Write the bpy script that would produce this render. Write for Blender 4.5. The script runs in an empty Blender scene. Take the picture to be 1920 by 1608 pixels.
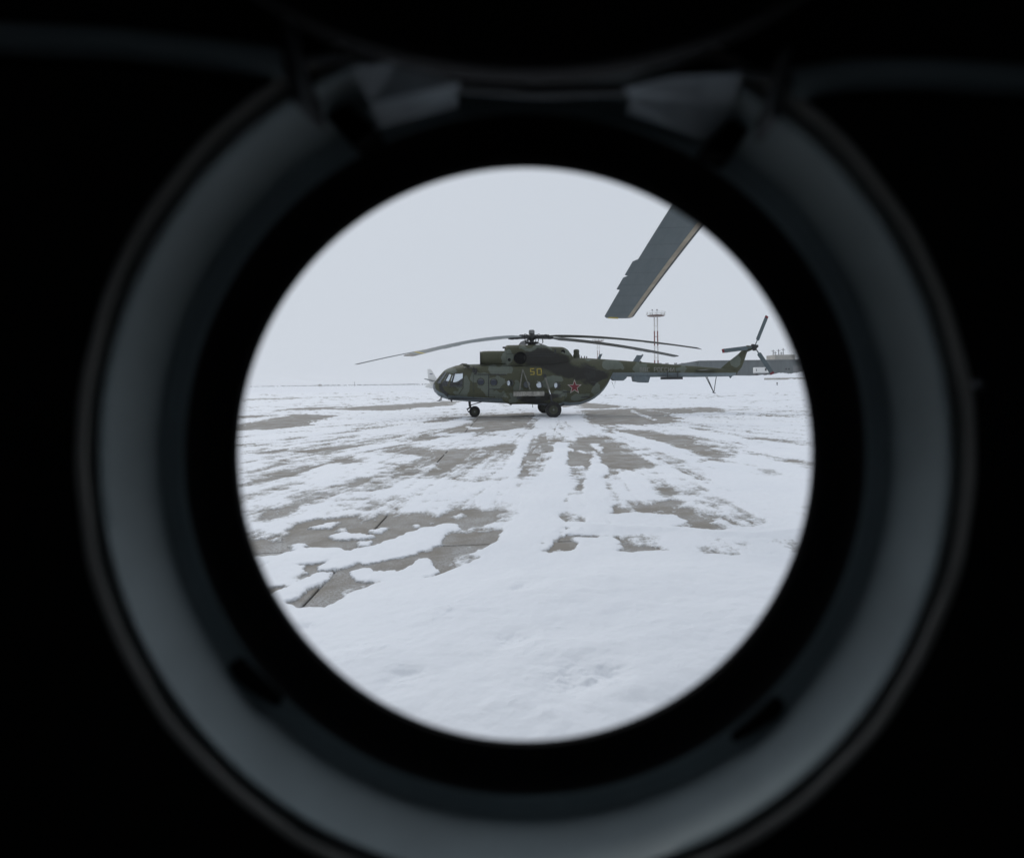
import bpy, math, random
import numpy as np
from mathutils import Vector, Matrix

random.seed(7)
scene = bpy.context.scene
COL = scene.collection
R = math.radians

# ------------------------------------------------------------------ camera, sky, sun, exposure
EYE = 1.86                       # eye height inside the parked helicopter (m)
FPX, CX, CY, RHO = 1072.0, 1060.0, 716.8, 0.0117   # focal length, optical centre and roll, in photo pixels
cam_data = bpy.data.cameras.new('camera')
cam = bpy.data.objects.new('camera', cam_data); COL.objects.link(cam)
cam.location = (0, 0, EYE)
cam.rotation_euler = (R(90), RHO, 0)
cam_data.sensor_width = 36.0
cam_data.lens = FPX / 1920 * 36.0
cam_data.shift_x = (960 - CX) / 1920
cam_data.shift_y = (CY - 804) / 1920
cam_data.clip_start = 0.02
cam_data.clip_end = 20000
cam_data.dof.use_dof = True
cam_data.dof.focus_distance = 31.0
cam_data.dof.aperture_fstop = 2.8
scene.camera = cam

world = bpy.data.worlds.new('World'); scene.world = world
world.use_nodes = True
nt = world.node_tree; nt.nodes.clear()
SUN_AZ, SUN_EL = R(-28), R(42)          # azimuth from +Y towards +X
sky = nt.nodes.new('ShaderNodeTexSky'); sky.sky_type = 'NISHITA'; sky.sun_disc = False
sky.sun_elevation = SUN_EL; sky.sun_rotation = SUN_AZ
sky.air_density = 1.0; sky.dust_density = 3.0
hsv = nt.nodes.new('ShaderNodeHueSaturation'); hsv.inputs['Saturation'].default_value = 0.3
mix = nt.nodes.new('ShaderNodeMixRGB'); mix.inputs[0].default_value = 0.97
mix.inputs[2].default_value = (5.9, 6.38, 7.08, 1)        # the closed cloud layer
bg = nt.nodes.new('ShaderNodeBackground'); bg.inputs['Strength'].default_value = 0.1
out = nt.nodes.new('ShaderNodeOutputWorld')
nt.links.new(sky.outputs[0], hsv.inputs['Color']); nt.links.new(hsv.outputs[0], mix.inputs[1])
nt.links.new(mix.outputs[0], bg.inputs['Color']); nt.links.new(bg.outputs[0], out.inputs['Surface'])

sun_data = bpy.data.lights.new('sun', 'SUN'); sun = bpy.data.objects.new('sun', sun_data); COL.objects.link(sun)
sun_data.energy = 0.7; sun_data.angle = R(20); sun_data.color = (1.0, 0.97, 0.93)
sd = Vector((math.sin(SUN_AZ) * math.cos(SUN_EL), math.cos(SUN_AZ) * math.cos(SUN_EL), math.sin(SUN_EL)))
sun.rotation_euler = sd.to_track_quat('Z', 'Y').to_euler()
sun.location = (0, 0, 60)

scene.view_settings.view_transform = 'Standard'
scene.view_settings.look = 'None'
scene.view_settings.exposure = 0.0
scene.view_settings.gamma = 1.0
scene.view_settings.use_curve_mapping = False
cy = scene.cycles
cy.use_denoising = True
cy.max_bounces = 8; cy.diffuse_bounces = 5; cy.glossy_bounces = 4; cy.transparent_max_bounces = 16
cy.volume_bounces = 1
cy.sample_clamp_indirect = 8.0

# ------------------------------------------------------------------ measuring helpers (photo pixel -> metres)
def ray(px, py):
    u0, v0 = px - CX, CY - py
    c, s = math.cos(RHO), math.sin(RHO)
    return (u0 * c + v0 * s) / FPX, (-u0 * s + v0 * c) / FPX

def gnd(px, py, z=0.0):
    u, v = ray(px, py); Y = (z - EYE) / v
    return (u * Y, Y)

def at(px, py, Y):
    u, v = ray(px, py)
    return Vector((u * Y, Y, EYE + v * Y))

HX, HY, HYAW = -0.96, 32.45, R(8)          # main-gear centre and heading of the far helicopter
HC, HS = math.cos(HYAW), math.sin(HYAW)
def hp(px, py, yl=0.0):
    """point on the plane y = yl of the far helicopter, in its own metres (x to the tail, z up)"""
    u, v = ray(px, py)
    x = (u * (HY + yl * HC) - HX + yl * HS) / (HC - u * HS)
    Y = HY + x * HS + yl * HC
    return x, EYE + v * Y

# ------------------------------------------------------------------ mesh helpers
class MB:
    def __init__(s): s.v = []; s.f = []
    def add(s, vs, fs):
        o = len(s.v); s.v += [tuple(p) for p in vs]; s.f += [tuple(i + o for i in f) for f in fs]; return s
    def box(s, c, d, rot=None):
        x, y, z = d[0] / 2, d[1] / 2, d[2] / 2
        vs = [Vector((a, b, e)) for e in (-z, z) for (a, b) in ((-x, -y), (x, -y), (x, y), (-x, y))]
        if rot is not None: vs = [rot @ p for p in vs]
        c = Vector(c)
        return s.add([p + c for p in vs], [(3, 2, 1, 0), (4, 5, 6, 7), (0, 1, 5, 4), (1, 2, 6, 5), (2, 3, 7, 6), (3, 0, 4, 7)])
    def bar(s, a, b, w, h=None, up=(0, 0, 1)):
        a, b = Vector(a), Vector(b); h = h or w
        d = (b - a).normalized(); u = Vector(up)
        if abs(d.dot(u)) > 0.95: u = Vector((1, 0, 0))
        n = d.cross(u).normalized(); u = n.cross(d).normalized()
        q = [n * (i * w / 2) + u * (j * h / 2) for i, j in ((-1, -1), (1, -1), (1, 1), (-1, 1))]
        return s.add([a + p for p in q] + [b + p for p in q],
                     [(3, 2, 1, 0), (4, 5, 6, 7), (0, 1, 5, 4), (1, 2, 6, 5), (2, 3, 7, 6), (3, 0, 4, 7)])
    def tube(s, pts, rad, n=8, cap=True):
        pts = [Vector(p) for p in pts]
        rads = rad if isinstance(rad, (list, tuple)) else [rad] * len(pts)
        rings = []
        pu = None
        for i, p in enumerate(pts):
            d = (pts[min(i + 1, len(pts) - 1)] - pts[max(i - 1, 0)]).normalized()
            u = Vector((0, 0, 1)) if abs(d.z) < 0.9 else Vector((1, 0, 0))
            if pu is not None and abs(pu.dot(d)) < 0.9: u = pu
            a = d.cross(u).normalized(); b = a.cross(d).normalized(); pu = b
            rings.append([p + (a * math.cos(t) + b * math.sin(t)) * rads[i] for t in [2 * math.pi * k / n for k in range(n)]])
        return s.loft(rings, cap=cap)
    def loft(s, rings, cap=True, closed=True):
        n = len(rings[0]); vs = [p for r in rings for p in r]; fs = []
        for i in range(len(rings) - 1):
            for k in range(n if closed else n - 1):
                k2 = (k + 1) % n
                fs.append((i * n + k, i * n + k2, (i + 1) * n + k2, (i + 1) * n + k))
        if cap and closed:
            fs.append(tuple(reversed(range(n)))); fs.append(tuple(range((len(rings) - 1) * n, len(rings) * n)))
        return s.add(vs, fs)
    def lathe(s, prof, c, axis='y', n=32, close=False):
        """prof: (radius, distance along the axis)"""
        c = Vector(c); rings = []
        for r, h in prof:
            ring = []
            for k in range(n):
                t = 2 * math.pi * k / n; a, b = r * math.cos(t), r * math.sin(t)
                ring.append(c + (Vector((a, h, b)) if axis == 'y' else Vector((a, b, h)) if axis == 'z' else Vector((h, a, b))))
            rings.append(ring)
        if close: rings.append(rings[0])
        return s.loft(rings, cap=False)
    def prism(s, poly, y0, y1):
        """polygon in x, z pushed from y0 to y1"""
        n = len(poly)
        vs = [(x, y0, z) for x, z in poly] + [(x, y1, z) for x, z in poly]
        fs = [tuple(range(n)), tuple(reversed(range(n, 2 * n)))] + [(i, i + n, (i + 1) % n + n, (i + 1) % n) for i in range(n)]
        return s.add(vs, fs)
    def build(s, name, mat, parent=None, smooth=True, bevel=0.0, angle=35):
        me = bpy.data.meshes.new(name); me.from_pydata(s.v, [], s.f); me.update()
        if bevel > 0 or True:
            import bmesh
            bm = bmesh.new(); bm.from_mesh(me); bmesh.ops.recalc_face_normals(bm, faces=bm.faces)
            if bevel > 0:
                bmesh.ops.bevel(bm, geom=[e for e in bm.edges if e.is_manifold and e.calc_face_angle(0) > 0.6], offset=bevel, segments=2, affect='EDGES', clamp_overlap=True)
            bm.to_mesh(me); bm.free()
        if smooth:
            me.shade_smooth(); me.set_sharp_from_angle(angle=R(angle))
        me.materials.append(mat)
        o = bpy.data.objects.new(name, me); COL.objects.link(o); o.parent = parent
        return o

def tag(o, label=None, cat=None, group=None, kind=None):
    if label: o['label'] = label
    if cat: o['category'] = cat
    if group: o['group'] = group
    if kind: o['kind'] = kind
    return o
def empty(name, loc, rz=0.0):
    o = bpy.data.objects.new(name, None); COL.objects.link(o); o.location = loc; o.rotation_euler = (0, 0, rz)
    o.empty_display_size = 0.2
    return o
def copy_tree(o, parent=None):
    c = o.copy(); COL.objects.link(c); c.parent = parent
    for ch in list(o.children): copy_tree(ch, c)
    return c

# ------------------------------------------------------------------ materials
class NT:
    def __init__(s, name):
        s.m = bpy.data.materials.new(name); s.m.use_nodes = True; s.t = s.m.node_tree; s.t.nodes.clear()
        s.out = s.n('ShaderNodeOutputMaterial')
    def n(s, typ, **kw):
        x = s.t.nodes.new(typ)
        for k, v in kw.items(): setattr(x, k, v)
        return x
    def set(s, sock, v):
        if isinstance(v, bpy.types.NodeSocket): s.t.links.new(v, sock)
        elif v is not None: sock.default_value = v
    def math(s, op, a, b=None, c=None, clamp=False):
        x = s.n('ShaderNodeMath', operation=op); x.use_clamp = clamp
        s.set(x.inputs[0], a)
        if b is not None: s.set(x.inputs[1], b)
        if c is not None: s.set(x.inputs[2], c)
        return x.outputs[0]
    def mix(s, f, a, b, mode='MIX'):
        x = s.n('ShaderNodeMixRGB', blend_type=mode); s.set(x.inputs[0], f); s.set(x.inputs[1], col(a)); s.set(x.inputs[2], col(b)); return x.outputs[0]
    def noise(s, vec, scale, detail=4, rough=0.55, dist=0.0):
        x = s.n('ShaderNodeTexNoise'); s.set(x.inputs['Vector'], vec); x.inputs['Scale'].default_value = scale
        x.inputs['Detail'].default_value = detail; x.inputs['Roughness'].default_value = rough; x.inputs['Distortion'].default_value = dist
        return x.outputs['Fac']
    def ramp(s, f, a, b, c0=(0, 0, 0, 1), c1=(1, 1, 1, 1)):
        x = s.n('ShaderNodeValToRGB'); x.color_ramp.elements[0].position = a; x.color_ramp.elements[1].position = b
        x.color_ramp.elements[0].color = c0; x.color_ramp.elements[1].color = c1; s.set(x.inputs[0], f); return x.outputs[0]
    def coord(s, kind='Object'): return s.n('ShaderNodeTexCoord').outputs[kind]
    def scaled(s, vec, sc, rot=(0, 0, 0)):
        x = s.n('ShaderNodeMapping'); s.set(x.inputs['Vector'], vec); x.inputs['Scale'].default_value = sc; x.inputs['Rotation'].default_value = rot; return x.outputs[0]
    def bump(s, h, strength, dist):
        x = s.n('ShaderNodeBump'); x.inputs['Strength'].default_value = strength; x.inputs['Distance'].default_value = dist; s.set(x.inputs['Height'], h); return x.outputs[0]
    def principled(s, base, rough=0.6, metal=0.0, normal=None, spec=0.4):
        p = s.n('ShaderNodeBsdfPrincipled'); s.set(p.inputs['Base Color'], col(base)); s.set(p.inputs['Roughness'], rough)
        s.set(p.inputs['Metallic'], metal); p.inputs['Specular IOR Level'].default_value = spec
        if normal is not None: s.set(p.inputs['Normal'], normal)
        return p.outputs[0]
    def done(s, sh): s.t.links.new(sh, s.out.inputs['Surface']); return s.m

def col(v):
    if isinstance(v, (tuple, list)) and len(v) == 3: return (*v, 1)
    return v

def simple(name, c, rough=0.6, metal=0.0, var=0.25, scale=6.0, spec=0.4, bump=0.0):
    t = NT(name); v = t.coord()
    n = t.noise(v, scale, 5)
    lo = tuple(x * (1 - var) for x in c); hi = tuple(min(1, x * (1 + var)) for x in c)
    nrm = t.bump(t.noise(v, scale * 8, 3), 0.4, bump) if bump else None
    return t.done(t.principled(t.ramp(n, 0.3, 0.7, (*lo, 1), (*hi, 1)), rough, metal, nrm, spec))

M = {}
M['rubber'] = simple('black_rubber', (0.012, 0.012, 0.013), 0.75, spec=0.2)
M['tyre'] = simple('tyre_rubber', (0.018, 0.018, 0.018), 0.8, spec=0.2)
M['trim'] = simple('grey_trim_paint', (0.42, 0.51, 0.54), 0.40, var=0.16, scale=9, bump=0.0006)
M['lip'] = simple('brown_grey_lip', (0.68, 0.66, 0.62), 0.5, var=0.15, scale=14)
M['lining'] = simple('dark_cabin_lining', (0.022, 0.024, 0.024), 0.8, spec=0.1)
M['dark_metal'] = simple('dark_metal', (0.03, 0.032, 0.033), 0.5, 0.3, scale=9)
M['steel'] = simple('grey_steel', (0.16, 0.165, 0.165), 0.45, 0.5, scale=9)
M['blade'] = simple('blade_grey_paint', (0.085, 0.112, 0.122), 0.5, var=0.12, scale=2.0)
M['blade_shaded'] = simple('blade_shaded_olive', (0.06, 0.064, 0.055), 0.5, var=0.12, scale=2.0)  # darker copy of the blade paint, shade of the undersides put in
M['yellow'] = simple('yellow_paint', (0.42, 0.33, 0.05), 0.6, var=0.3, scale=20)
M['numyellow'] = simple('faded_yellow_paint', (0.30, 0.235, 0.03), 0.6, var=0.5, scale=20)
M['red'] = simple('red_paint', (0.17, 0.016, 0.025), 0.55, var=0.35, scale=10)
M['white'] = simple('white_paint', (0.72, 0.72, 0.70), 0.5, var=0.08)
M['letter'] = simple('letter_grey_paint', (0.22, 0.22, 0.20), 0.6, var=0.3, scale=20)
M['star_white'] = simple('star_white_paint', (0.46, 0.46, 0.43), 0.5, var=0.3, scale=14)
M['olive'] = simple('olive_paint', (0.042, 0.046, 0.028), 0.6, var=0.25)
M['belly'] = simple('blue_grey_paint', (0.12, 0.15, 0.165), 0.6, var=0.15)
M['beige'] = simple('worn_beige_paint', (0.27, 0.26, 0.235), 0.7, var=0.5, scale=7)
M['strut'] = simple('strut_grey_olive', (0.14, 0.14, 0.12), 0.6, var=0.3)
M['chrome'] = simple('bright_steel', (0.65, 0.66, 0.67), 0.25, 0.8)
M['erosion'] = simple('tan_erosion_strip', (0.34, 0.29, 0.22), 0.6, var=0.2, scale=5)
M['hole'] = simple('soot_and_hole_black', (0.006, 0.006, 0.006), 0.9, spec=0.1)  # soot in the exhausts, and the dark of open holes put into colour
M['seat'] = simple('dark_seat_cloth', (0.03, 0.03, 0.035), 0.8)
M['flag'] = simple('flag_blue', (0.05, 0.06, 0.12), 0.6)

def glass_mat(name='window_glass', k=1.0):
    t = NT(name)
    tr = t.n('ShaderNodeBsdfTransparent'); tr.inputs[0].default_value = (0.80 * k, 0.84 * k, 0.87 * k, 1)
    gl = t.n('ShaderNodeBsdfGlossy'); gl.inputs[0].default_value = (0.9, 0.92, 0.95, 1); gl.inputs['Roughness'].default_value = 0.06
    fr = t.n('ShaderNodeFresnel'); fr.inputs[0].default_value = 1.45
    f = t.math('ADD', t.math('MULTIPLY', fr.outputs[0], 0.8), 0.03)
    mx = t.n('ShaderNodeMixShader'); t.set(mx.inputs[0], f); t.set(mx.inputs[1], tr.outputs[0]); t.set(mx.inputs[2], gl.outputs[0])
    return t.done(mx.outputs[0])
M['glass'] = glass_mat()
M['porthole_glass'] = glass_mat('porthole_glass', 0.80)
def pocket_mat():
    t = NT('blade_pocket_paint'); v = t.coord(); sep = t.n('ShaderNodeSeparateXYZ'); t.set(sep.inputs[0], v)
    f = t.math('FRACT', t.math('DIVIDE', sep.outputs[1], 0.46)); ln = t.math('LESS_THAN', f, 0.025)
    n = t.noise(t.scaled(v, (3, 0.6, 3)), 3.0, 6, 0.65); n2 = t.noise(v, 30, 4, 0.7)
    c = t.mix(t.ramp(n, 0.3, 0.7), (0.072, 0.098, 0.106), (0.098, 0.124, 0.132))
    c = t.mix(t.math('MULTIPLY', t.ramp(n2, 0.6, 0.75), 0.35), c, (0.15, 0.16, 0.16))
    c = t.mix(t.math('MULTIPLY', ln, 0.6), c, (0.03, 0.035, 0.038))
    return t.done(t.principled(c, 0.5, 0, t.bump(ln, -0.4, 0.004), 0.4))
M['own_blade'] = pocket_mat()
def plain_glass(name, c, r=0.1):
    t = NT(name); return t.done(t.principled(c, r, 0, None, 0.6))
M['dark_glass'] = plain_glass('dark_glass', (0.02, 0.025, 0.03))

def snow_mat(name='wind_packed_snow', thin=False):
    t = NT(name); v = t.coord()
    n1 = t.noise(v, 0.5, 5); n2 = t.noise(v, 9, 6, 0.65); n3 = t.noise(v, 70, 3, 0.6)
    c = t.mix(t.ramp(n1, 0.3, 0.7), (0.79, 0.815, 0.86), (0.85, 0.87, 0.905))
    c = t.mix(t.math('MULTIPLY', t.ramp(n2, 0.55, 0.8), 0.12), c, (0.66, 0.69, 0.74))
    dirt = t.ramp(t.noise(v, 26, 2, 0.4), 0.80, 0.83)
    c = t.mix(t.math('MULTIPLY', dirt, 0.6), c, (0.2, 0.2, 0.2))
    if thin:                      # grains of concrete show through where the snow is only a dusting
        a = t.n('ShaderNodeAttribute'); a.attribute_name = 'depth'
        g = t.math('ADD', a.outputs['Fac'], t.math('MULTIPLY', t.math('SUBTRACT', t.noise(v, 28, 5, 0.75), 0.5), 0.9))
        g = t.math('ADD', g, t.math('MULTIPLY', t.math('SUBTRACT', t.noise(v, 3.5, 5, 0.7), 0.5), 0.5))
        c = t.mix(t.ramp(g, -0.02, 0.36), (0.34, 0.335, 0.325), c)
    h = t.math('ADD', t.math('MULTIPLY', n2, 0.7), t.math('MULTIPLY', n3, 0.3))
    return t.done(t.principled(c, 0.62, 0, t.bump(h, 0.45, 0.008), 0.3))
M['snow'] = snow_mat()
M['snow_thin'] = snow_mat('patchy_snow', True)

def concrete_mat(name='apron_concrete', frost=0.62):
    t = NT(name); v = t.n('ShaderNodeNewGeometry').outputs['Position']
    n1 = t.noise(v, 0.35, 5); n2 = t.noise(v, 3.0, 6, 0.65); n3 = t.noise(v, 90, 3, 0.7)
    c = t.mix(t.ramp(n1, 0.3, 0.7), (0.215, 0.196, 0.168), (0.29, 0.265, 0.228))
    c = t.mix(t.ramp(n2, 0.35, 0.75), c, (0.205, 0.19, 0.17))
    c = t.mix(t.math('MULTIPLY', t.ramp(n3, 0.42, 0.70), 0.55), c, (0.39, 0.37, 0.34))
    fm = t.math('MULTIPLY', t.ramp(t.noise(v, 1.3, 7, 0.7), 0.42, 0.66), frost)
    fm = t.math('MULTIPLY', fm, t.ramp(t.noise(v, 40, 4, 0.75), 0.36, 0.60))
    c = t.mix(fm, c, (0.62, 0.64, 0.67))
    h = t.math('ADD', n3, t.math('MULTIPLY', n2, 0.5))
    return t.done(t.principled(c, 0.85, 0, t.bump(h, 0.35, 0.006), 0.25))
M['concrete'] = concrete_mat()
M['joint'] = simple('joint_filler', (0.016, 0.015, 0.014), 0.9, var=0.4, scale=4)

def plain_mat():
    t = NT('far_snow_plain'); v = t.n('ShaderNodeNewGeometry').outputs['Position']
    a = t.noise(t.scaled(v, (0.006, 0.02, 1)), 1.0, 6, 0.6, 0.4)
    b = t.noise(t.scaled(v, (0.05, 0.12, 1)), 1.0, 6, 0.65)
    m = t.ramp(t.math('ADD', t.math('MULTIPLY', a, 0.6), t.math('MULTIPLY', b, 0.4)), 0.55, 0.70)
    c = t.mix(t.math('MULTIPLY', m, 0.5), (0.82, 0.84, 0.885), (0.42, 0.41, 0.39))
    return t.done(t.principled(c, 0.7, 0, None, 0.2))
M['plain'] = plain_mat()

def camo_mat():
    """two-tone camouflage with pale blue-grey belly; soot blown back from the exhaust"""
    t = NT('camouflage_paint')
    v = t.coord(); sep = t.n('ShaderNodeSeparateXYZ'); t.set(sep.inputs[0], v)
    wob = t.math('MULTIPLY', t.math('SUBTRACT', t.noise(v, 1.3, 3, 0.5), 0.5), 1.5)
    fine = t.math('MULTIPLY', t.math('SUBTRACT', t.noise(v, 6, 4, 0.6), 0.5), 0.25)
    n3 = t.n('ShaderNodeTexNoise'); t.set(n3.inputs['Vector'], v); n3.inputs['Scale'].default_value = 1.1; n3.inputs['Detail'].default_value = 3; n3.inputs['Roughness'].default_value = 0.5
    s3 = t.n('ShaderNodeSeparateXYZ'); t.set(s3.inputs[0], n3.outputs['Color'])
    X0, Z0 = sep.outputs[0], sep.outputs[2]
    X = t.math('ADD', X0, t.math('MULTIPLY', t.math('SUBTRACT', s3.outputs[0], 0.5), 1.5)); Z = t.math('ADD', Z0, t.math('MULTIPLY', t.math('SUBTRACT', s3.outputs[1], 0.5), 1.1))
    def ell(px, py, a, b):
        x, z = hp(px, py, -1.1)
        dx = t.math('MULTIPLY', t.math('SUBTRACT', X, x), 29.0 / a); dz = t.math('MULTIPLY', t.math('SUBTRACT', Z, z), 27.0 / b)
        return t.math('SUBTRACT', 1.0, t.math('ADD', t.math('MULTIPLY', dx, dx), t.math('MULTIPLY', dz, dz)))
    spots = [(836, 691, 11, 6), (900, 711, 15, 9), (910, 728, 9, 15), (868, 722, 9, 15), (860, 738, 11, 6), (937, 692, 20, 9),
             (931, 717, 11, 10), (902, 671, 5, 12), (949, 668, 10, 14), (931, 738, 12, 6), (1003, 652, 26, 4), (1036, 714, 15, 6),
             (1052, 742, 11, 6), (1091, 744, 15, 7), (1116, 728, 8, 13), (1152, 682, 15, 10), (1207, 688, 18, 8), (1105, 671, 14, 4),
             (970, 726, 10, 14), (1062, 661, 9, 6), (1290, 690, 14, 6), (1395, 672, 7, 12), (958, 748, 10, 6), (885, 685, 14, 4), (1100, 704, 10, 6)]
    acc = None
    for s_ in spots:
        e = ell(*s_); acc = e if acc is None else t.math('MAXIMUM', acc, e)
    acc = t.math('MAXIMUM', acc, -1.2)
    m = t.ramp(t.math('ADD', acc, t.math('ADD', wob, fine)), 0.0, 0.12)
    grime = t.noise(v, 9, 6, 0.7)
    dark = t.mix(grime, (0.045, 0.050, 0.027), (0.078, 0.080, 0.046))
    lite = t.mix(grime, (0.096, 0.112, 0.090), (0.130, 0.148, 0.122))
    c = t.mix(m, dark, lite)
    at_ = t.n('ShaderNodeAttribute'); at_.attribute_name = 'belly'
    bl = t.ramp(t.math('ADD', at_.outputs['Fac'], t.math('MULTIPLY', fine, 0.12)), 0.0, 0.02, (1, 1, 1, 1), (0, 0, 0, 1))
    c = t.mix(bl, c, t.mix(grime, (0.15, 0.185, 0.20), (0.20, 0.24, 0.26)))
    soot = None
    for s_ in [(1012, 670, 40, 13), (1035, 682, 46, 13), (1070, 694, 44, 13), (1110, 705, 36, 10), (1015, 745, 36, 9)]:  # soot behind the exhaust, plus a dark patch low on the side
        e = ell(*s_); soot = e if soot is None else t.math('MAXIMUM', soot, e)
    soot = t.ramp(t.math('ADD', soot, t.math('MULTIPLY', wob, 0.5)), -0.35, 0.45)
    c = t.mix(t.math('MULTIPLY', soot, 0.9), c, (0.012, 0.0115, 0.011))
    # panel seams and streaks
    br = t.n('ShaderNodeTexBrick'); cmb = t.n('ShaderNodeCombineXYZ'); t.set(cmb.inputs[0], X0); t.set(cmb.inputs[1], Z0)
    t.set(br.inputs['Vector'], cmb.outputs[0]); br.inputs['Scale'].default_value = 1.0; br.inputs['Brick Width'].default_value = 0.95
    br.inputs['Row Height'].default_value = 0.62; br.inputs['Mortar Size'].default_value = 0.008; br.inputs['Mortar Smooth'].default_value = 0.3
    br.offset = 0.35
    c = t.mix(t.math('MULTIPLY', br.outputs['Fac'], 0.45), c, (0.02, 0.02, 0.018))
    return t.done(t.principled(c, 0.62, 0, t.bump(t.math('SUBTRACT', 1.0, br.outputs['Fac']), 0.3, 0.01), 0.3))
M['camo'] = camo_mat()

# ------------------------------------------------------------------ numpy noise
_TAB = np.random.RandomState(5).rand(256 * 256).astype(np.float32)
def vnoise(x, y, s=0):
    i, j = np.floor(x), np.floor(y); fx, fy = (x - i).astype(np.float32), (y - j).astype(np.float32)
    fx = fx * fx * fx * (fx * (fx * 6 - 15) + 10); fy = fy * fy * fy * (fy * (fy * 6 - 15) + 10)
    i = (i.astype(np.int32) + s * 37) & 255; j = ((j.astype(np.int32) + s * 91) & 255) * 256
    i1 = (i + 1) & 255; j1 = (j + 256) & 65535
    a = _TAB[i + j]; b = _TAB[i1 + j]; c = _TAB[i + j1]; d = _TAB[i1 + j1]
    return (a + (b - a) * fx) * (1 - fy) + (c + (d - c) * fx) * fy - 0.5
def fbm(x, y, f, octv, s=0, gain=0.55):
    r = 0; a = 1.0; tot = 0
    for k in range(octv):
        ca, sa = math.cos(k * 1.1), math.sin(k * 1.1)
        r = r + a * vnoise((x * ca - y * sa) * f + 17.3 * k, (x * sa + y * ca) * f - 9.1 * k, s + k); tot += a; a *= gain; f *= 2.03
    return r / tot * 2
def sstep(x, a, b):
    t = np.clip((x - a) / (b - a), 0, 1); return t * t * (3 - 2 * t)
def poly_sdf(x, y, P):
    """signed distance to a polygon, negative inside"""
    n = len(P); d = np.full(x.shape, 1e9); ins = np.zeros(x.shape, bool)
    for i in range(n):
        ax, ay = P[i]; bx, by = P[(i + 1) % n]
        ex, ey = bx - ax, by - ay; wx, wy = x - ax, y - ay
        t = np.clip((wx * ex + wy * ey) / (ex * ex + ey * ey + 1e-12), 0, 1)
        d = np.minimum(d, (wx - ex * t) ** 2 + (wy - ey * t) ** 2)
        c = ((ay <= y) != (by <= y)) & (x < (bx - ax) * (y - ay) / (by - ay + 1e-12) + ax)
        ins ^= c
    return np.where(ins, -1, 1) * np.sqrt(d)

# ------------------------------------------------------------------ ground: plain, apron slabs, snow cover
def sheet(name, x0, x1, y0, y1, z, mat, nx=1, ny=1):
    m = MB(); vs = [(x0 + (x1 - x0) * i / nx, y0 + (y1 - y0) * j / ny, z) for j in range(ny + 1) for i in range(nx + 1)]
    m.add(vs, [(j * (nx + 1) + i, j * (nx + 1) + i + 1, (j + 1) * (nx + 1) + i + 1, (j + 1) * (nx + 1) + i) for j in range(ny) for i in range(nx)])
    o = m.build(name, mat, smooth=False); tag(o, kind='structure'); return o
sheet('snow_plain', -7000, 7000, -2000, 7500, -0.06, M['plain'])
sheet('apron_base', -75, 75, -25, 112, -0.05, M['concrete'])

PHI = math.atan2(CX - 958, FPX)             # the slab joints run this much to the left of the view
PC, PS = math.cos(PHI), math.sin(PHI)
def to_slab(X, Y): return X * PC + Y * PS, -X * PS + Y * PC
def from_slab(a, b): return a * PC - b * PS, a * PS + b * PC
SW, SL = 4.97, 5.65
a0 = to_slab(*gnd(565, 1138))[0]; b0 = to_slab(*gnd(798, 1025))[1]
apron = tag(empty('apron', (0, 0, 0)), kind='structure')
joint = MB()
jx = [(-20, 0), (20, 0), (20, 60), (-20, 60)]
joint.add([(*from_slab(a0 + i * SW, b0 + j * SL), -0.03) for i, j in ((-4, -2), (5, -2), (5, 8), (-4, 8))], [(0, 1, 2, 3)])
joint.build('joint_filler', M['joint'], apron, smooth=False)
def slab_mesh():
    m = MB(); g = 0.013; b = 0.010; w, l = SW - 2 * g, SL - 2 * g
    lo = [(g, g, -0.05), (g + w, g, -0.05), (g + w, g + l, -0.05), (g, g + l, -0.05)]
    md = [(x, y, -b) for x, y, _ in lo]
    up = [(g + b, g + b, 0), (g + w - b, g + b, 0), (g + w - b, g + l - b, 0), (g + b, g + l - b, 0)]
    m.add(lo + md + up, [(0, 1, 5, 4), (1, 2, 6, 5), (2, 3, 7, 6), (3, 0, 4, 7), (4, 5, 9, 8), (5, 6, 10, 9), (6, 7, 11, 10), (7, 4, 8, 11), (8, 9, 10, 11)])
    return m
slab0 = slab_mesh().build('slab', M['concrete'], apron, smooth=False)
first = True
for j in range(-2, 8):
    for i in range(-4, 5):
        X, Y = from_slab(a0 + i * SW, b0 + j * SL)
        o = slab0 if first else slab0.copy()
        if not first: COL.objects.link(o); o.parent = apron
        first = False
        o.location = (X, Y, random.uniform(-0.004, 0.003)); o.rotation_euler = (0, 0, PHI)

def z1(*p): return [gnd(440 + a / 3.4286, 760 + b / 3.4286) for a, b in p]
def z2(*p): return [gnd(960 + a / 3.31, 760 + b / 3.31) for a, b in p]
def z3(*p): return [gnd(700 + a / 3.0, 740 + b / 3.0) for a, b in p]
def z6(*p): return [gnd(440 + a / 4.8, 650 + b / 4.8) for a, b in p]
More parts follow.
